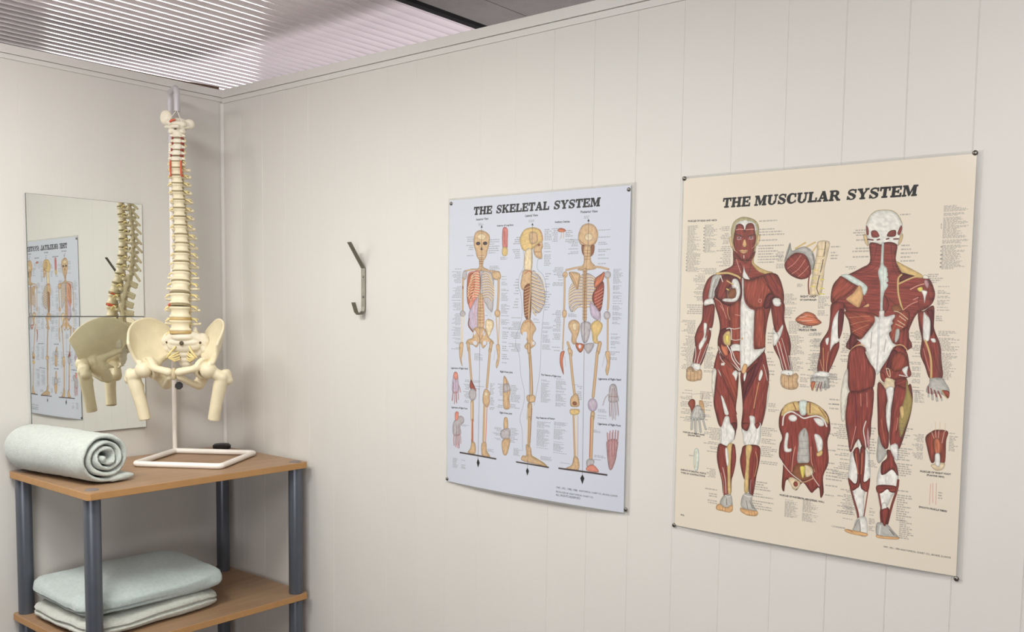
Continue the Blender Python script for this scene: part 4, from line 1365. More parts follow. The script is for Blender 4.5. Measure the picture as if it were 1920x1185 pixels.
l pink 23 6723 8527 6662 8886 6588 9277
p mauve 7100 8494 7185 8837 7186 9246 7089 8963
p white 6772 9052 6840 8928 6959 9225 6868 9293
p m 7363 7083 7564 7157 7703 7464 7664 7927 7743 8496 7797 8664 7781 9127 7567 9091 7453 8696 7411 8131
l orange 22 7520 8227 7622 8680 7690 8963
p m 7900 7137 8233 7146 8392 7023 8477 7441 8453 7867 8373 8271 8218 8883 8130 9121 7981 9222 7830 8949 7816 8203
p white 7638 7225 7880 7181 7830 7857 7818 8490 7765 8581 7671 8111 7700 7608
p olive 8256 6889 8358 7195 8467 7527 8433 7925 8284 8449 8157 8746 8079 8295 8124 7892 8242 7372
p gold 8093 7809 8201 7744 8239 7997 8163 8174
l maroon 14 7991 7331 7902 7909 7869 8485
l pink 16 8050 8126 8010 8530
l white 39 7999 8962 8050 9215 8087 9441
p white 6581 9485 6680 9356 7070 9243 7209 9477 7266 10232 7176 10507 7085 10814 7146 11661 6957 11690 6654 10663 6534 10232 6564 9843
l steel 17 7202 9273 7216 9652
p m 6666 9373 6867 9264 6942 10331 6833 10566 6653 10634 6535 10247 6763 10412 6840 10284 6819 9932
p m 6896 9261 7056 9244 7066 9904 7051 10288 7152 10275 7256 10175 7222 10590 7063 10596 6943 10375
l orange 35 6756 9437 6812 9756 6862 10075
l orange 35 6965 9386 6967 9738 6961 10063
l m 65 6636 10576 6769 10975 6900 11342 6949 11632
l m 34 7218 10473 7165 11009 7110 11489
p steel 7468 8723 7579 9032 7757 9245 7733 9363 7531 9646 7439 9482 7439 9104
p white 7603 9667 7742 9594 8066 9616 8158 10065 8170 10351 7980 10665 7838 11003 7612 11035 7480 10322 7501 9970
p m 7755 9188 7925 9228 8006 9507 8087 9671 8136 9981 7947 9802 7742 9970 7601 9987 7602 9638 7765 9447
p white 7835 9064 8083 8982 8124 9465 7989 9423
p m 7482 10386 7798 10317 8113 10336 8073 10522 7919 10534 7817 10454 7639 10608 7502 10597
l steel 11 7757 9969 7770 10315
l m 51 7521 10492 7605 10832 7677 11230 7718 11575
l m 73 8150 10124 8113 10474 7991 10953 7874 11551
p m 7630 11120 7912 11080 7878 11667 7695 11695
p white 7680 10938 7821 10918 7816 11152 7689 11170
p white 6923 11526 7190 11486 7241 12065 6985 12085 6816 11795
p steel 6816 11795 6965 11562 7024 12015 6774 12034
p tan 6519 11968 6771 11962 7230 11991 7213 12090 6860 12104 6543 12057
l brown 16 6603 11976 6773 12013
p steel 7582 11574 7873 11592 8072 11787 8246 11986 7843 12072 7558 12014 7515 11729
p m 7648 11191 7894 11094 7833 11598 7745 11619
l white 32 7666 11664 7637 11960
l dark 16 7951 11745 8097 11907
p tan 7549 11994 7800 11996 8237 11954 8201 12034 7803 12078 7568 12075
p m2 8917 8658 9097 8462 9253 8392 9569 8419 9530 8728 9529 9368 9400 9425 9362 9135 9231 9149 9214 9403 9108 9415 8985 9006
l white 13 9098 8489 9186 8705
l white 13 9201 8424 9238 8672
l white 13 9307 8415 9305 8694
l white 13 9465 8429 9414 8795
l pale 16 9086 8211 9043 8466
l bonep 21 9190 8146 9213 8395
l bonep 21 9322 8135 9332 8385
l bonep 21 9481 8177 9491 8426
p orange 9160 8708 9344 8690 9387 9105 9203 9124
p bonep 9138 9496 9504 9399 9486 9596 9305 9673 9169 9605
p white 9231 9163 9363 9149 9378 9525 9244 9484
l salmon 13 9136 10115 9130 10766
l salmon 13 9202 10079 9226 10696
l salmon 13 9307 10066 9316 10740
b 213 1706 810 3403 48 .85 L
b 924 1707 1436 2713 30 .85 L
k 181 2677 238 3394
k 872 1768 949 2699
b 1515 1797 1912 2443 11 .75 R
b 1394 2489 1984 3232 11 .7 R
b 3050 1637 4047 3151 16 .7 L
b 551 3270 1424 3540 7 .7 R
b 467 3527 986 4500 22 .7 R
b 254 4503 891 4953 6 .8 R
b 48 5161 640 7079 40 .75 R
b 1051 6116 1528 7066 20 .6 L
b 3678 2746 4005 3332 10 .7 R
b 5646 2598 6022 3076 5 .7 L
b 4517 3852 4804 3974 3 .7 L
b 4097 4183 4540 5029 18 .7 L
b 5279 4274 5698 4923 14 .7 L
b 4271 5063 4901 6832 36 .75 L
b 4918 5474 5441 7164 34 .7 R
b 3505 5507 3825 7257 16 .5 L
b 4746 6900 5108 7364 8 .6 L
b 5695 6554 6048 7129 8 .7 L
b 80 7737 599 8925 22 .6 R
b 934 7750 1472 8819 18 .6 L
b 3618 7984 4055 8293 6 .7 L
b 3413 8845 4051 10158 20 .6 L
b 1117 9045 1791 9959 16 .7 R
b 1196 10548 1676 10884 7 .8 R
b 1181 11275 1776 11852 7 .6 R
b 3171 10765 3973 11796 12 .6 L
b 4381 11269 4885 11911 24 .85 L
b 5019 11183 5577 11930 26 .85 L
b 405 10005 753 10466 4 .5 R
b 5768 7742 6136 7894 2 .7 L
b 5711 8735 6262 8894 2 .7 L
b 5790 9238 6337 10974 16 .5 L
c 210 1576 1403 1596 MUSCLES OF HEAD AND NECK
c 4643 4319 5188 4318 RIGHT HALF
c 4631 4424 5207 4422 OF DIAPHRAGM
c 4772 5341 5100 5335 MUSCLE
c 4634 5450 5258 5436 MUSCLE FIBER
c 256 9353 1163 9385 MUSCLES OF RIGHT HAND
c 465 9450 982 9451 (PALMAR VIEW)
c 201 10779 1276 10801 SURFACE OF SKELETAL MUSCLE
c 204 10896 1243 10904 TYPES OF CONTRACTIONS
c 4166 11174 5768 11202 MUSCLES OF POSTERIOR ABDOMINAL WALL
c 248 12487 399 12499 9773
b 9143 1492 9903 3437 60 .8 L
k 9074 2031 9117 2196
k 9101 2685 9167 3424
b 6223 2097 6761 2492 5 .7 R
b 6288 2678 6897 3040 4 .7 R
b 7827 1664 8293 1745 1 .8 L
b 7909 2366 8459 3217 7 .7 L
b 6148 3283 6505 3405 2 .7 R
b 8764 3500 9305 3863 6 .7 L
b 9073 3943 9469 4709 18 .7 L
b 9057 4851 9431 5038 3 .7 L
b 9155 5318 9789 6832 36 .75 L
b 8299 5337 8674 7288 40 .6 R
b 8534 7156 8851 7669 14 .6 L
b 4950 5503 5399 6837 26 .6 R
b 6109 5475 6381 6434 16 .6 R
b 5765 6818 6175 7329 12 .6 L
b 5764 7623 6142 8072 3 .7 R
b 5885 8480 6554 10379 30 .55 R
b 7187 8487 7450 9393 10 .6 L
b 7169 9569 7496 9854 6 .7 L
b 8078 8124 8564 9987 26 .55 L
b 8508 8571 8866 9385 24 .7 R
b 9622 8442 9905 9023 12 .7 L
b 6172 10576 6802 11475 16 .6 R
b 8139 10413 8621 11438 14 .6 L
b 9383 10309 9552 10567 3 .7 L
c 8800 9774 9715 9765 MUSCLES OF RIGHT FOOT
c 9006 9863 9524 9871 (PLANTAR VIEW)
c 8818 10909 9646 10932 SMOOTH MUSCLE FIBERS
b 6003 11919 6519 11968 4 .6 R
b 6361 11141 6759 11634 12 .7 R
b 7280 11139 7513 11896 18 .7 L
b 8254 11370 8708 11992 10 .7 L
d 7774 12361 9822 12367 1947, 1951, 1994 ANATOMICAL CHART CO., SKOKIE, ILLINOIS"""
# ------------------------------------------------------------ posters
def text_tris(txt):
    """triangles of a line of plain print from Blender's built-in font, baseline at y = 0, cap height about 1"""
    c = bpy.data.curves.new('t', 'FONT'); c.body = txt; c.resolution_u = 2
    o = bpy.data.objects.new('t', c); COL.objects.link(o)
    dg = bpy.context.evaluated_depsgraph_get(); dg.update()
    me = bpy.data.meshes.new_from_object(o.evaluated_get(dg)); me.calc_loop_triangles()
    T = [[(me.vertices[i].co.x, me.vertices[i].co.y) for i in t.vertices] for t in me.loop_triangles]
    bpy.data.objects.remove(o); bpy.data.curves.remove(c); bpy.data.meshes.remove(me)
    return T

def print_material(name, paper, src, title, k=1.25):
    P = Print(paper, k); P.run(src)
    vs = [q for w, q in title]
    top = sum(q[0][1] + q[1][1] for q in vs) / (2 * len(vs)); bot = sum(q[2][1] + q[3][1] for q in vs) / (2 * len(vs))
    for w_, q in title:
        xl = (q[0][0] + q[2][0]) / 2; xr = (q[1][0] + q[3][0]) / 2
        P.glyphs(w_, [[xl, top], [xr, top], [xl, bot], [xr, bot]])
    c = P.rgb8(); h, w = c.shape[:2]
    im = bpy.data.images.new(name, w, h, alpha=False)
    px = np.ones((h, w, 4), np.float32); px[..., :3] = c[::-1]
    im.pixels.foreach_set(px.ravel()); im.update(); im.pack()
    m = bpy.data.materials.new(name); m.use_nodes = True; nt = m.node_tree; b = nt.nodes['Principled BSDF']
    t = nt.nodes.new('ShaderNodeTexImage'); t.image = im; t.interpolation = 'Cubic'
    nt.links.new(t.outputs['Color'], b.inputs['Base Color'])
    b.inputs['Roughness'].default_value = .5; b.inputs['Coat Weight'].default_value = .35; b.inputs['Coat Roughness'].default_value = .12
    return m

M_LAM = bpy.data.materials.new('clear_laminate'); M_LAM.use_nodes = True; nt = M_LAM.node_tree; nt.nodes.clear()
_o = nt.nodes.new('ShaderNodeOutputMaterial'); _m = nt.nodes.new('ShaderNodeMixShader'); _t = nt.nodes.new('ShaderNodeBsdfTransparent'); _g = nt.nodes.new('ShaderNodeBsdfPrincipled')
_t.inputs[0].default_value = (.97, .97, .965, 1); _g.inputs['Roughness'].default_value = .12; _g.inputs['Base Color'].default_value = lin((214, 214, 210)); _m.inputs[0].default_value = .12
nt.links.new(_t.outputs[0], _m.inputs[1]); nt.links.new(_g.outputs[0], _m.inputs[2]); nt.links.new(_m.outputs[0], _o.inputs[0])

def poster(name, x0, z0, w, h, paper_in, bulge, m, label, pins, lam):
    """paper_in: left, right, bottom, top margins of the clear edge; lam: how far the laminate reaches beyond the sheet rectangle"""
    o = thing(name, (x0 + w / 2, 0, z0 + h / 2), label, 'poster', 'anatomy wall charts')
    def surf(lift):
        def fn(u, v):
            x = x0 - lam[0] + (w + lam[0] + lam[1]) * u; z = z0 - lam[2] + (h + lam[2] + lam[3]) * v
            return (x, lift - off(u, v), z), (0, -1, 0)
        return fn
    def off(u, v):
        e = 4 * u * (1 - u)
        return .0022 + bulge[0] * e * (1 - v) ** 3 + bulge[1] * e * v ** 4 + bulge[2] * 4 * v * (1 - v) * u ** 3 + .0006 * math.sin(9 * u + 5 * v)
    obj('laminate', G().sheet(surf(.0004), 24, 28, .0003), M_LAM, o)
    l, r, b_, t_ = paper_in
    def fp(u, v):
        X = x0 + l + (w - l - r) * u; Z = z0 + b_ + (h - b_ - t_) * v
        uu = (X - x0 + lam[0]) / (w + lam[0] + lam[1]); vv = (Z - z0 + lam[2]) / (h + lam[2] + lam[3])
        return (X, -off(uu, vv), Z), (0, -1, 0)
    g = G().sheet(fp, 24, 28, .0004)
    s = obj('printed_sheet', g, m, o)
    me = s.data; uv = me.uv_layers.new(name='UVMap')
    for lp in me.loops:
        c = me.vertices[lp.vertex_index].co + o.location
        uv.data[lp.index].uv = ((c.x - x0) / w, (c.z - z0) / h)
    for px, pz in pins:
        uu = (px - x0) / w; vv = (pz - z0) / h; y = -off(min(max(uu, 0), 1), min(max(vv, 0), 1)) - .0003
        obj('drawing_pin', G().tube([(px, y, pz), (px, y - .0012, pz), (px, y - .0022, pz), (px, y - .0028, pz)], [.0040, .0040, .0032, .0012], 16), M_PIN, o)
    return o
m1 = print_material('skeletal_chart_print', (196, 200, 211), SKEL_PRINT, TITLE_SKEL)
poster('wall_poster', .9086, -.3982, .508, .6547, (.004, .012, .004, .005), (.013, .002, .002), m1,
       'blue-white skeletal system chart showing three skeletons, left of the two posters',
       [(.9186, .2445), (1.4000, .2435), (.9130, -.3890), (1.4090, -.3870)], (.0, .0, .0, .0))
m2 = print_material('muscular_chart_print', (218, 208, 190), MUSC_PRINT, TITLE_MUSC)
poster('wall_poster', 1.5210, -.4005, .5084, .6554, (0, 0, 0, 0), (.007, .0015, .004), m2,
       'cream muscular system chart showing two red figures, right of the two posters',
       [(1.5222, .2555), (2.0270, .2560), (1.5195, -.4010), (2.0300, -.4045)], (.004, .009, .006, .005))
# ------------------------------------------------------------ towels
def vnoise(seed):
    """smooth 3D value noise"""
    r = np.random.RandomState(seed); T = r.rand(16, 16, 16)
    def f(p, s):
        q = np.asarray(p, float) * s; i = np.floor(q).astype(int); t = q - i; t = t * t * (3 - 2 * t); v = 0
        for a in (0, 1):
            for b in (0, 1):
                for c in (0, 1):
                    w = (t[0] if a else 1 - t[0]) * (t[1] if b else 1 - t[1]) * (t[2] if c else 1 - t[2])
                    v += w * T[(i[0] + a) % 16, (i[1] + b) % 16, (i[2] + c) % 16]
        return v - .5
    return f

def rolled_towel():
    """a towel rolled into a spiral, its tail flap lying on the board"""
    A = Vector((.022, -.562, 0)); B = Vector((.333, -.521, 0)); ax = (B - A).normalized(); L = (B - A).length
    side = Vector((-ax.y, ax.x, 0))                     # to the right when seen from the open end
    zc = TOPZ + .0622; N = vnoise(4)
    path = []; turns = 3.3; r0, r1 = .0085, .0545
    n = 150
    for i in range(n + 1):
        t = i / n; th = -math.pi / 2 - math.tau * turns * (1 - t)
        r = r0 + (r1 - r0) * t ** .93
        r *= 1 + .05 * math.sin(2 * th + 1.1)
        path.append((r * math.cos(th), r * math.sin(th) * .985))
    ex, ez = path[-1]
    for i in range(1, 12): path.append((ex + .0060 * i, ez + .0022 * min(i, 4) / 4))
    th_ = [.0055 + .0004 * math.sin(i * .21) for i in range(len(path))]
    for i in range(len(path) - 10, len(path)): th_[i] = .0088
    # cross section across the cloth: thickness s, along the axis a
    def sec():
        o = []; m = 46
        for k in range(m + 1): o.append((1, k / m))
        for k in range(1, 5): o.append((math.cos(math.pi * k / 5), 1 + .012 * math.sin(math.pi * k / 5) * 1.6))
        for k in range(m, -1, -1): o.append((-1, k / m))
        for k in range(1, 5): o.append((-math.cos(math.pi * k / 5), -.012 * math.sin(math.pi * k / 5) * 1.6))
        return o
    S = sec(); V = []; F = []; ns = len(S)
    for i, (u, z) in enumerate(path):
        a = Vector(path[max(i - 1, 0)]); b = Vector(path[min(i + 1, len(path) - 1)]); d = (b - a).normalized(); nn = Vector((d.y, -d.x))
        e = .0035 * math.sin(i * .13) + .0025 * math.sin(i * .37 + 1) + (.006 * (1 - i / len(path)) - .003)
        tip = min(1, (len(path) - i) / 3, (i + 1.) / 3); tip = math.sqrt(max(tip, .12))
        for s, al in S:
            th = th_[i] * tip * (1 - .18 * (abs(2 * al - 1) ** 10))
            p2 = Vector((u, z)) + nn * s * th
            q = A + ax * (al * L + e * (2 * al - 1)) + side * p2.x + Vector((0, 0, zc + p2.y))
            outer = min(1, max(0, (i - 104) / 6))
            k = (N(q, 26) * .5 + .25) * .0070 * outer + N(q, 85) * .0016 + N(q, 260) * .0009
            rad = (side * p2.x + Vector((0, 0, p2.y))); rad = rad.normalized() if rad.length > 1e-4 else Vector((0, 0, 1))
            q = q + rad * k
            q.z = max(q.z, TOPZ + .0004)
            V.append(q)
    for i in range(len(path) - 1):
        for k in range(ns): F.append((i * ns + k, i * ns + (k + 1) % ns, (i + 1) * ns + (k + 1) % ns, (i + 1) * ns + k))
    F += [tuple(range(ns)), tuple((len(path) - 1) * ns + k for k in range(ns))[::-1]]
    o = obj('rolled_towel', G().add(V, F), M_TOWEL, smooth=True, angle=180)
    return tag(o, 'pale green towel rolled up, spiral end showing, on the top shelf board', 'towel')
rolled_towel()

def folded_towel(name, c, hx, hy, z0, h, grooves, m, label, seed, dome, rot=0., squash=None):
    """puffy folded towel; grooves = list of (height fraction, depth, predicate on the angle)"""
    N = vnoise(seed); nu, nv = 300, 84; V = []; F = []
    R = Matrix.Rotation(rot, 3, 'Z')
    for j in range(nv + 1):
        ph = -math.pi / 2 + math.pi * j / nv
        cz = math.copysign(abs(math.sin(ph)) ** .75, math.sin(ph)); cr = max(math.cos(ph), 0) ** .24
        f = (cz + 1) / 2
        for i in range(nu):
            a = math.tau * i / nu
            cx = math.copysign(abs(math.cos(a)) ** .26, math.cos(a)); cy = math.copysign(abs(math.sin(a)) ** .26, math.sin(a))
            ins = 0
            for gz, dep, pred in grooves:
                ins += dep * pred(cx, cy) * math.exp(-((f - gz) / .055) ** 2)
            r = cr * (1 - ins)
            X, Y = cx * hx * r, cy * hy * r
            rr = min(1, max(abs(cx * r), abs(cy * r)))
            z = z0 + f * h + f * dome(cx * r, cy * r)
            p = R @ Vector((X, Y, 0)) + Vector((c[0], c[1], z))
            k = N(p, 14) * .014 * f + N(p, 42) * .0042 * f + N(p, 110) * .0016 + N(p, 300) * .0012
            if f < .12: k *= .1
            p.z += k; o2 = R @ Vector((cx, cy, 0)); p += o2 * ((N(p + Vector((.3, .1, .2)), 24) * .011 + N(p, 90) * .003) * rr ** 4)
            p.z = max(p.z, z0 + .0003 if f < .5 else p.z)
            V.append(p)
    for j in range(nv):
        for i in range(nu): F.append((j * nu + i, j * nu + (i + 1) % nu, (j + 1) * nu + (i + 1) % nu, (j + 1) * nu + i))
    F += [tuple(range(nu))[::-1], tuple(nv * nu + k for k in range(nu))]
    return tag(obj(name, G().add(V, F), m, smooth=True, angle=180), label, 'towel', 'folded towels on the second shelf board')
Z2 = ZS[1]
left = lambda x, y: 1. if y < -.6 or (x > .5 and y < -.15) else 0.
allr = lambda x, y: 1. if x > .4 or y < .0 else .3
folded_towel('folded_towel', (.206, -.410), .148, .180, Z2, .046, [(.50, .055, allr), (.2, .03, left)], M_TOWEL3,
             'cream-green folded towel, underneath in the stack behind the front tube leg', 7, lambda x, y: 0., .04)
folded_towel('folded_towel', (.204, -.404), .151, .182, Z2 + .0482, .050, [(.30, .05, left)], M_TOWEL2,
             'pale aqua folded towel lying on top of the stack on the second shelf board', 11, lambda x, y: .016 * (1 - x * x) * (1 - (y - .2) ** 2 * .8) * (1 - .4 * x), -.02)
# ------------------------------------------------------------ stand of white tube
stand = thing('display_stand', (.20, -.21, TOPZ), 'white tubular display stand with a square base ring, standing on the top shelf board', 'stand')
rb = .0074; zb = TOPZ + rb + .0005
ring = [Vector((.043, -.186, zb)), Vector((.165, -.366, zb)), Vector((.352, -.240, zb)), Vector((.229, -.058, zb))]
def rounded(P, r, closed=True, n=6):
    out = []; m = len(P)
    for i in range(m):
        if not closed and i in (0, m - 1): out.append(P[i]); continue
        a, b, c = P[i - 1], P[i], P[(i + 1) % m]; u = (a - b).normalized(); v = (c - b).normalized()
        p, q = b + u * r, b + v * r
        for k in range(n + 1):
            t = k / n; out.append(p * (1 - t) ** 2 + b * 2 * t * (1 - t) + q * t * t)
    return out
rp = rounded(ring, .013); g = G(); g.tube(rp + [rp[0]], rb, 16, False)
obj('base_ring', g, M_STAND, stand, angle=80)
obj('pole', G().tube([(.043, -.186, zb), (.043, -.186, -.19), (.043, -.186, .50)], [.0060, .0058, .0050], 16), M_STAND, stand)
crook = rounded([Vector((.043, -.186, .44)), Vector((.043, -.186, .572)), Vector((.141, -.222, .570)), Vector((.141, -.222, .506))], .030, False, 8)
cr = obj('hanging_crook', G().tube(crook, .0072, 16), M_STEEL, stand); cr['label'] = 'grey bent crook at the top of the pole'
g = G().tube([(.043, -.186, -.215), (.066, -.184, -.215)], .0035, 12); obj('screw_shaft', g, M_STAND, stand)
g = G(); kd = Vector((.83, -.56, 0)); c = Vector((.064, -.183, -.215)); V = []
ks = 32
for d, r in ((0, .0088), (.002, .0105), (.010, .0105), (.012, .0085)):
    for k in range(ks):
        a = math.tau * k / ks; rr = r * (1 - (.09 if k % 4 < 1 else 0)); V.append(c + kd * d + Vector((-kd.y, kd.x, 0)) * rr * math.cos(a) + Vector((0, 0, 1)) * rr * math.sin(a))
g.add(V, [(i * ks + k, i * ks + (k + 1) % ks, (i + 1) * ks + (k + 1) % ks, (i + 1) * ks + k) for i in range(3) for k in range(ks)] + [tuple(range(ks)), tuple(3 * ks + k for k in range(ks))])
kn = obj('clamp_knob', g, M_BLACK, stand); kn['label'] = 'black clamp knob'

# ------------------------------------------------------------ the hanging spine
ang = math.radians(43); U = Vector((math.cos(ang), math.sin(ang), 0)); N_ = Vector((math.sin(ang), -math.cos(ang), 0)); Zv = Vector((0, 0, 1))
DISCS = [(.1635, -.2345, .4327), (.1640, -.2349, .4192), (.1634, -.2364, .4027), (.1629, -.2378, .3880), (.1613, -.2370, .3750), (.1596, -.2363, .3587), (.1589, -.2347, .3403), (.1566, -.2332, .3202), (.1542, -.2318, .2998), (.1543, -.2280, .2788), (.1533, -.2271, .2570), (.1530, -.2256, .2353), (.1523, -.2244, .2125), (.1547, -.2235, .1888), (.1567, -.2230, .1657), (.1594, -.2247, .1414), (.1608, -.2274, .1171), (.1639, -.2300, .0913), (.1697, -.2356, .0650), (.1774, -.2420, .0364), (.1832, -.2462, .0043), (.1835, -.2460, -.0304), (.1839, -.2456, -.0655)]
DISCS = [Vector(p) for p in DISCS]
def hw(i): return float(np.interp(i, [0, 3, 5, 8, 12, 15, 17, 19, 21, 22.5], [.0120, .0130, .0140, .0150, .0168, .0200, .0235, .0255, .0275, .0280]))
def hd(i): return float(np.interp(i, [0, 4, 8, 12, 16, 19, 22], [.0080, .0095, .0115, .0130, .0145, .0165, .0175]))
def dt(i): return float(np.interp(i, [0, 5, 12, 16, 19, 22], [.0028, .0024, .0030, .0042, .0055, .0070]))
spine = thing('spine_model', (.16, -.23, .0), 'ivory human spine model with pelvis and femur stubs, hanging in the corner', 'anatomical model')
def frame(i):
    a = DISCS[max(i - 1, 0)]; b = DISCS[min(i, len(DISCS) - 1)]
    if i == 0: a = Vector((.1600, -.2320, .4490))
    t = (a - b).normalized(); n = (N_ - t * N_.dot(t)).normalized(); return t, n

def body_rings(c, t, n, w, d, h, waist):
    """oval vertebral body, flattened behind, waisted"""
    V = []; F = []; seg = 32; prof = [(-.5, .93), (-.47, .99), (-.36, 1.0), (-.18, waist + .03), (0, waist), (.18, waist + .03), (.36, 1.0), (.47, .99), (.5, .93)]
    for f, s in prof:
        for k in range(seg):
            a = math.tau * k / seg; x = w * s * math.copysign(abs(math.cos(a)) ** .85, math.cos(a)); y = d * s * math.sin(a)
            if y < 0: y *= .82; y += .10 * d * (1 - abs(math.cos(a)))
            V.append(c + U * x + n * y + t * (f * h))
    m = len(prof)
    F = [(i * seg + k, i * seg + (k + 1) % seg, (i + 1) * seg + (k + 1) % seg, (i + 1) * seg + k) for i in range(m - 1) for k in range(seg)]
    F += [tuple(range(seg))[::-1], tuple((m - 1) * seg + k for k in range(seg))]
    return V, F

rng = random.Random(5)
for i in range(len(DISCS)):
    # vertebra above disc i
    b = DISCS[i]; t, n = frame(i)
    a = DISCS[i - 1] if i else Vector((.1600, -.2320, .4490))
    w, d = hw(i - .5), hd(i - .5); gap = dt(i)
    top = a - t * dt(max(i - 1, 0)) / 2; bot = b + t * gap / 2; h = (top - bot).length; c = (top + bot) / 2
    kind = 'c' if i < 6 else ('t' if i < 18 else 'l')
    g = G(); V, F = body_rings(c, t, n, w, d, h * 1.0, .80 if kind != 'c' else .92); g.add(V, F)
    L = lambda x, y, z: c + U * x + n * y + t * z
    if kind == 'c':
        for s in (-1, 1):
            g.capsule(L(s * w * .9, -d * .5, 0), L(s * w * 1.45, -d * .1, -.001), .0036, .0034)      # transverse process
            g.capsule(L(s * w * 1.1, -d * .2, .001), L(s * w * .95, -d * 1.5, .0), .0034, .0036)
            g.capsule(L(s * w * .95, -d * 1.5, .005), L(s * w * .95, -d * 1.7, -.005), .0042)        # articular pillar
            g.capsule(L(s * w * .95, -d * 1.6, 0), L(0, -d * 2.7, -.002), .0028, .0026)
            g.capsule(L(s * w * .72, 0, h * .40), L(s * w * .80, -d * .5, h * .62), .0022, .0018)    # uncinate lip
        g.capsule(L(0, -d * 2.6, -.002), L(0, -d * 3.6 - (.006 if i == 5 else 0), -.006), .0030, .0026)
    elif kind == 't':
        for s in (-1, 1):
            g.capsule(L(s * w * .62, -d * .8, h * .18), L(s * w * .70, -d * 1.5, h * .18), .0042, .0040)
            g.capsule(L(s * w * .70, -d * 1.55, h * .12), L(s * w * (1.75 - .03 * (i - 6)), -d * 2.1, h * .22), .0042, .0050)
            g.capsule(L(s * w * .55, -d * 1.7, h * .55), L(s * w * .50, -d * 1.95, -h * .45), .0040)
            g.capsule(L(s * w * .60, -d * 1.7, 0), L(0, -d * 2.3, -h * .15), .0036, .0036)
        g.capsule(L(0, -d * 2.2, -h * .1), L(0, -d * 3.5, -h * 1.15), .0036, .0030)
        g.capsule(L(0, -d * 2.5, -h * .3), L(0, -d * 3.5, -h * 1.1), .0036, .0036)
    else:
        for s in (-1, 1):
            g.capsule(L(s * w * .50, -d * .8, h * .2), L(s * w * .55, -d * 1.35, h * .15), .0065, .0060)
            g.capsule(L(s * w * .60, -d * 1.25, h * .10), L(s * w * 1.58, -d * 1.35, h * .15), .0042, .0036)
            g.capsule(L(s * w * .58, -d * 1.5, h * .6), L(s * w * .50, -d * 1.75, -h * .55), .0062, .0058)
            g.capsule(L(s * w * .50, -d * 1.6, 0), L(0, -d * 2.0, -h * .05), .0050)
        g.capsule(L(0, -d * 1.9, h * .0), L(0, -d * 3.1, -h * .10), .0050, .0048)
        g.capsule(L(0, -d * 1.9, -h * .3), L(0, -d * 3.05, -h * .42), .0050, .0055)
    fused('vertebra', g, M_BONE if i > 4 else M_BONE2, .00115 if i < 12 else .0014, 5, spine)
    # disc below it
    g = G(); V, F = body_rings(b, t, n, w * .985 if kind != 'c' else w * .96, d * .98, gap * 1.05, 1.0); g.add(V, F)
    dsk = obj('disc', g, M_DISCL if i > 20 else M_DISC, spine)
    if i in (19, 20):
        g = G(); 
        q = b - U * (w * .96) + n * (.002 if i == 20 else -.004)
        if i == 20:
            g.ball(q, (.0050, .0050, .0042)); g.capsule(b - U * w * .9 + n * d * .5, b - U * w * .98 - n * d * .6, .0032, .0034)
        else: g.capsule(b - U * w * .95 + n * d * .2, b - U * w * .96 - n * d * .4, .0020, .0020)
        r = obj('prolapsed_disc', g, M_RED, spine); r['label'] = 'red bulging disc edge'
    # nerve roots both sides
    for s in (-1, 1):
        g = G(); sc = .62 if kind == 'c' else (.85 if kind == 't' else 1.0)
        p0 = b + U * s * w * .62 - n * d * 1.0 + t * .002
        p1 = b + U * s * (w * 1.12) - n * d * .75 - t * .001
        ln = (.0075 + .004 * rng.random()) * sc
        p2 = p1 + U * s * ln * .75 + n * .002 - t * ln * .35; p3 = p2 + U * s * ln * .45 - t * ln * .55 + n * .001
        g.tube([p0, p0.lerp(p1, .5), p1, p2, p3], [.0020 * sc, .0028 * sc, .0034 * sc, .0026 * sc, .0012 * sc], 10)
        if kind != 'c': g.tube([p1, p1 + U * s * ln * .8 - n * .005 + t * .001, p1 + U * s * ln * 1.2 - n * .010 - t * .002], [.0024 * sc, .0020 * sc, .0010 * sc], 8)
        obj('nerve_root', g, M_NERVE, spine)

# vertebral arteries: red beads beside the neck bones, then bright red tubes down to the second thoracic vertebra
for s in (-1, 1):
    g = G(); P = []
    for i in range(0, 4): P.append(DISCS[i] + U * s * (hw(i) * 1.12) - N_ * .0035 + Zv * .0005)
    P.append(DISCS[3] + U * s * (hw(4) * 1.08) - N_ * .002 - Zv * .006)
    g.tube(P, .0021, 10)
    for i in range(0, 4): g.ball(DISCS[i] + U * s * hw(i) * .93 + N_ * .0056, (.0030, .0026, .0034))
    obj('vertebral_artery', g, M_DRED, spine)
    g = G(); P = [DISCS[4] + Zv * .001 + U * s * hw(4) * .98 + N_ * .0078, DISCS[5] + U * s * hw(5) * .95 + N_ * .0082, DISCS[6] + U * s * hw(6) * .93 + N_ * .0084 - Zv * .003]
    g.tube(P, .0021, 10)
    g.tube([P[-1], P[-1] + U * s * .004 - Zv * .001 - N_ * .004], [.002, .0014], 8)
    a = obj('carotid_artery', g, M_RED, spine); a['label'] = 'bright orange-red artery tube'

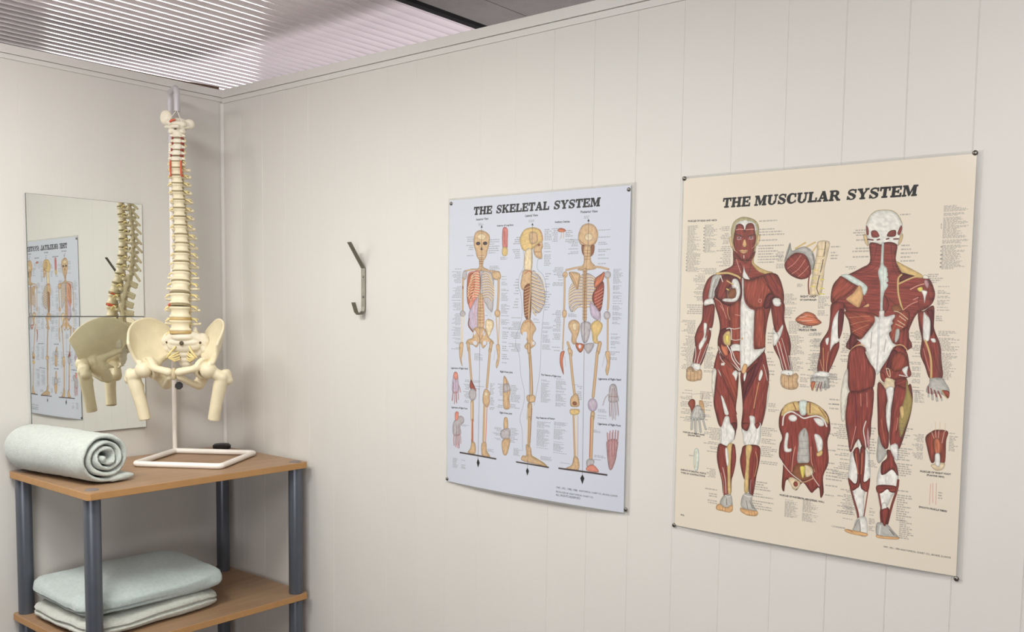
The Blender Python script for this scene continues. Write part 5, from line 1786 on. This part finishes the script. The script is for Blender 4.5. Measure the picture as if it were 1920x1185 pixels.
# atlas, axis and the plate of skull base
c1 = Vector((.1515, -.2290, .4640)); t, n = frame(0)
L = lambda x, y, z: c1 + U * x + N_ * y + Zv * z
g = G()
g.ball(c1 + N_ * .002 - Zv * .010, (.010, .009, .013))
for s in (-1, 1):
    g.capsule(L(0, .010, .000), L(s * .017, .003, -.001), .0046, .0052); g.capsule(L(s * .017, .003, -.001), L(s * .030, -.004, .000), .0052, .0038)
    g.capsule(L(s * .018, .0, -.001), L(s * .016, -.024, .000), .0046, .0036); g.capsule(L(s * .016, -.024, 0), L(0, -.033, 0), .0036)
    g.ball(L(s * .014, .000, -.012), (.0085, .0085, .0075))
g.capsule(L(-.006, .012, -.001), L(.006, .012, -.001), .0055)
fused('atlas_vertebra', g, M_BONE2, .0012, 5, spine)
g = G(); g.ball(L(0, .0135, -.0075), (.0062, .0030, .0016)); hl = obj('joint_gap', g, M_HOLE, spine)
def skull(u, v):
    a = math.radians(-92 + 184 * u); r = .036
    x = r * math.sin(a); y = -r * .75 * math.cos(a) - .008; z = .008 + .017 * v - .007 * math.sin(a) + .004 * v * math.cos(3 * a)
    x *= .85 + .2 * v
    p = c1 + U * x + N_ * y + Zv * z
    nn = (U * math.sin(a) - N_ * math.cos(a) - Zv * .3).normalized(); return p, nn
g = G().sheet(skull, 36, 10, .0045)
g.ball(L(-.016, .004, .009), (.010, .009, .009)); g.ball(L(.017, .004, .006), (.010, .009, .009)); g.capsule(L(-.015, .004, .010), L(.016, .004, .008), .0065)
Mr = Matrix((U, N_, Zv)).transposed()
g.ball(L(-.029, -.008, .024), (.0160, .0085, .0205), M=Mr); g.ball(L(-.020, -.003, .010), (.012, .009, .010), M=Mr)
g.ball(L(.028, -.010, .009), (.0150, .0085, .0135), M=Mr); g.ball(L(.021, -.004, .006), (.011, .009, .008), M=Mr)
fused('skull_base_plate', g, M_BONE2, .0015, 6, spine)
g = G().tube([L(-.014, .013, .010), L(-.008, .0145, .014), L(.000, .0135, .016)], .0026, 10); obj('basilar_artery', g, M_RED, spine)
for s, dz in ((-1, .004), (1, .001)):
    g = G().tube([(.141, -.222, .510), tuple(c1 + U * s * .010 + N_ * .010 + Zv * (.024)), tuple(c1 + U * s * .019 + N_ * .012 + Zv * (.004 + dz))], .0009, 8); obj('hanging_wire', g, M_STAND, spine)

# pelvis
O = Vector((.1850, -.2455, -.0675)) + U * .004
def Q(l, f, z): return O + U * l + N_ * f + Zv * z
g = G()
Mx = Matrix((U, N_, Zv)).transposed()
g.ball(Q(0, -.002, -.010), (.0300, .019, .013), M=Mx); g.ball(Q(0, -.010, -.030), (.044, .015, .022), M=Mx)
for z, f, w, d in ((-.024, -.006, .040, .016), (-.040, -.013, .036, .015), (-.054, -.019, .030, .014), (-.068, -.023, .024, .012), (-.080, -.025, .018, .010)):
    g.ball(Q(0, f, z), (w, d, .012), M=Mx)
for s in (-1, 1):
    g.capsule(Q(s * .022, -.010, -.010), Q(s * .046, -.024, -.022), .0155, .0160); g.capsule(Q(s * .044, -.024, -.014), Q(s * .045, -.026, -.040), .0145, .0130)
    g.capsule(Q(s * .048, -.026, -.030), Q(s * .030, -.026, -.056), .013, .009)
    g.capsule(Q(s * .026, -.022, .004), Q(s * .024, -.028, .012), .0055, .0045)
g.capsule(Q(0, -.034, -.016), Q(0, -.042, -.060), .006, .004)
g.ball(Q(0, -.025, -.091), (.010, .007, .006), M=Mx); g.ball(Q(0, -.020, -.099), (.007, .005, .005), M=Mx); g.ball(Q(0, -.014, -.105), (.0045, .004, .004), M=Mx)
fused('sacrum', g, M_BONE2, .0016, 5, spine)
for s in (-1, 1):
    for l, f, z, r in ((.017, .0015, -.036, .0036), (.014, -.0065, -.051, .0032), (.011, -.0125, -.064, .0028)):
        obj('sacral_hole', G().ball(Q(s * l, f, z), (r, r * .8, r * .8), M=Mx), M_HOLE, spine)
    obj('screw_hole', G().ball(Q(s * .041, -.0075, -.024), (.0048, .003, .0048), M=Mx), M_HOLE, spine)  # dark balls put in for the shade of the screw holes
    g = G()
    g.tube([Q(s * .017, .004, -.035), Q(s * .024, .010, -.045), Q(s * .034, .012, -.058), Q(s * .038, .008, -.064)], [.0026, .0028, .0028, .0018], 10)
    for z, l in ((-.050, .012), (-.056, .010), (-.063, .009), (-.068, .008)):
        g.tube([Q(s * l, -.004, z), Q(s * .020, .006, z - .005), Q(s * .033, .011, -.064)], [.0018, .0024, .0022], 8)
    obj('sacral_nerve', g, M_NERVE, spine)
obj('screw_hole', G().ball(Q(0, .0095, -.026), (.0058, .0035, .0058), M=Mx), M_HOLE, spine)

WING = [  # rows from the pelvic brim up to the crest, points from back to front: lateral, forward, up
 [(.040, -.032, -.056), (.050, -.012, -.064), (.060, .008, -.071), (.069, .028, -.077), (.077, .046, -.082), (.083, .060, -.086)],
 [(.040, -.044, -.040), (.052, -.024, -.042), (.068, -.004, -.048), (.082, .020, -.056), (.090, .042, -.064), (.095, .062, -.072)],
 [(.040, -.053, -.022), (.056, -.036, -.016), (.078, -.012, -.018), (.096, .014, -.026), (.104, .040, -.038), (.103, .066, -.055)],
 [(.041, -.058, -.008), (.060, -.045, .008), (.084, -.018, .014), (.105, .014, .008), (.112, .044, -.008), (.107, .073, -.038)],
 [(.042, -.060, .000), (.062, -.047, .020), (.086, -.018, .035), (.108, .018, .030), (.116, .050, .010), (.109, .080, -.024)]]
W = np.array(WING)
def wing(u, v):
    def cr(P, t):
        n = len(P) - 1; x = t * n; i = min(int(x), n - 1); f = x - i
        a, b, c, d = P[max(i - 1, 0)], P[i], P[i + 1], P[min(i + 2, n)]
        return .5 * ((2 * b) + (-a + c) * f + (2 * a - 5 * b + 4 * c - d) * f * f + (-a + 3 * b - 3 * c + d) * f ** 3)
    return cr([cr(list(r), u) for r in W], v)
def hip(s):
    g = G()
    def fn(u, v):
        p = wing(u, v); e = 1e-3
        du = wing(min(u + e, 1), v) - wing(max(u - e, 0), v); dv = wing(u, min(v + e, 1)) - wing(u, max(v - e, 0)); nn = np.cross(du, dv); nn /= np.linalg.norm(nn) + 1e-12
        return Q(s * p[0], p[1], p[2]), U * s * nn[0] + N_ * nn[1] + Zv * nn[2]
    g.sheet(fn, 30, 24, .0058)
    crest = [Q(s * p[0], p[1], p[2]) for p in (wing(k / 24, 1) for k in range(25))]
    g.tube(crest, [.0040 + .0008 * math.sin(k / 24 * math.pi * 2.2) for k in range(25)], 12)
    fr = [Q(s * p[0], p[1], p[2]) for p in (wing(1, k / 10) for k in range(11))]; g.tube(fr, .0045, 12)
    C = lambda a, b, ra, rb=None: g.capsule(Q(s * a[0], a[1], a[2]), Q(s * b[0], b[1], b[2]), ra, rb)
    C((.086, .062, -.074), (.086, .066, -.080), .0075, .007)           # lower front spine
    C((.044, -.030, -.056), (.064, .014, -.076), .008, .011)           # brim
    C((.062, .012, -.078), (.073, .040, -.086), .013, .017)
    C((.074, .034, -.074), (.075, .052, -.090), .0135, .0130); C((.068, .040, -.076), (.052, .062, -.086), .0110, .0095)
    # socket cup, open to the side and front
    ax = Vector((.80, .50, -.28)).normalized(); cc = Vector((.074, .050, -.090)) 
    e1 = ax.orthogonal().normalized(); e2 = ax.cross(e1)
    for rr, off, th in ((.0255, -.008, .0045), (.0235, -.014, .0058), (.018, -.019, .006), (.010, -.023, .006)):
        P = []
        for k in range(25):
            a = math.tau * k / 24; q = cc + ax * off + (e1 * math.cos(a) + e2 * math.sin(a)) * rr; P.append(Q(s * q.x, q.y, q.z))
        g.tube(P, th, 10, False)
    C((.068, .052, -.080), (.044, .070, -.089), .0120, .0092); C((.044, .070, -.089), (.013, .076, -.096), .0092, .0108)
    C((.012, .074, -.096), (.012, .068, -.110), .0088, .0084)
    C((.013, .068, -.110), (.028, .044, -.124), .0082, .0076); C((.028, .044, -.124), (.040, .018, -.134), .0076, .0105)
    C((.066, .028, -.100), (.052, .010, -.116), .0165, .0140); C((.052, .010, -.116), (.042, .006, -.132), .0148, .0152)
    C((.058, .000, -.098), (.046, -.012, -.102), .007, .0035)
    C((.066, .018, -.088), (.060, .010, -.104), .0125, .0125)
    fused('hip_bone', g, M_BONE, .0017, 14, spine)
    # femur stub
    g = G()
    hc = (.080, .056, -.092); g.ball(Q(s * hc[0], hc[1], hc[2]), .0215, 24, 16)
    C2 = lambda a, b, ra, rb=None: g.capsule(Q(s * a[0], a[1], a[2]), Q(s * b[0], b[1], b[2]), ra, rb, 16)
    C2((.086, .054, -.096), (.112, .048, -.110), .0145, .0150)
    C2((.118, .042, -.102), (.123, .036, -.118), .0125, .0135); C2((.122, .036, -.098), (.125, .034, -.106), .0085)
    C2((.100, .040, -.128), (.096, .036, -.136), .0100)
    P = [(.110, .044, -.112), (.104, .043, -.138), (.095, .040, -.175), (.086, .036, -.222)]
    g.tube([Q(s * a, b, c) for a, b, c in P], [.0175, .0170, .0152, .0148], 20)
    fe = fused('femur', g, M_BONE, .0018, 5, spine)
    return fe
for s in (-1, 1):
    fe = hip(s)
    a, b_, c_ = .086, .036, -.2225
    obj('cut_face', G().tube([tuple(Q(s * a, b_, c_ + .001)), tuple(Q(s * a, b_, c_ - .0006))], [.0100, .0100], 20), M_BONE2, fe)
g = G(); g.ball(Q(0, .074, -.101), (.0065, .009, .016), M=Mx)
sy = obj('pubic_symphysis', g, mat('beige_cartilage', (196, 180, 144), .5, var=(.06, 60)), spine)
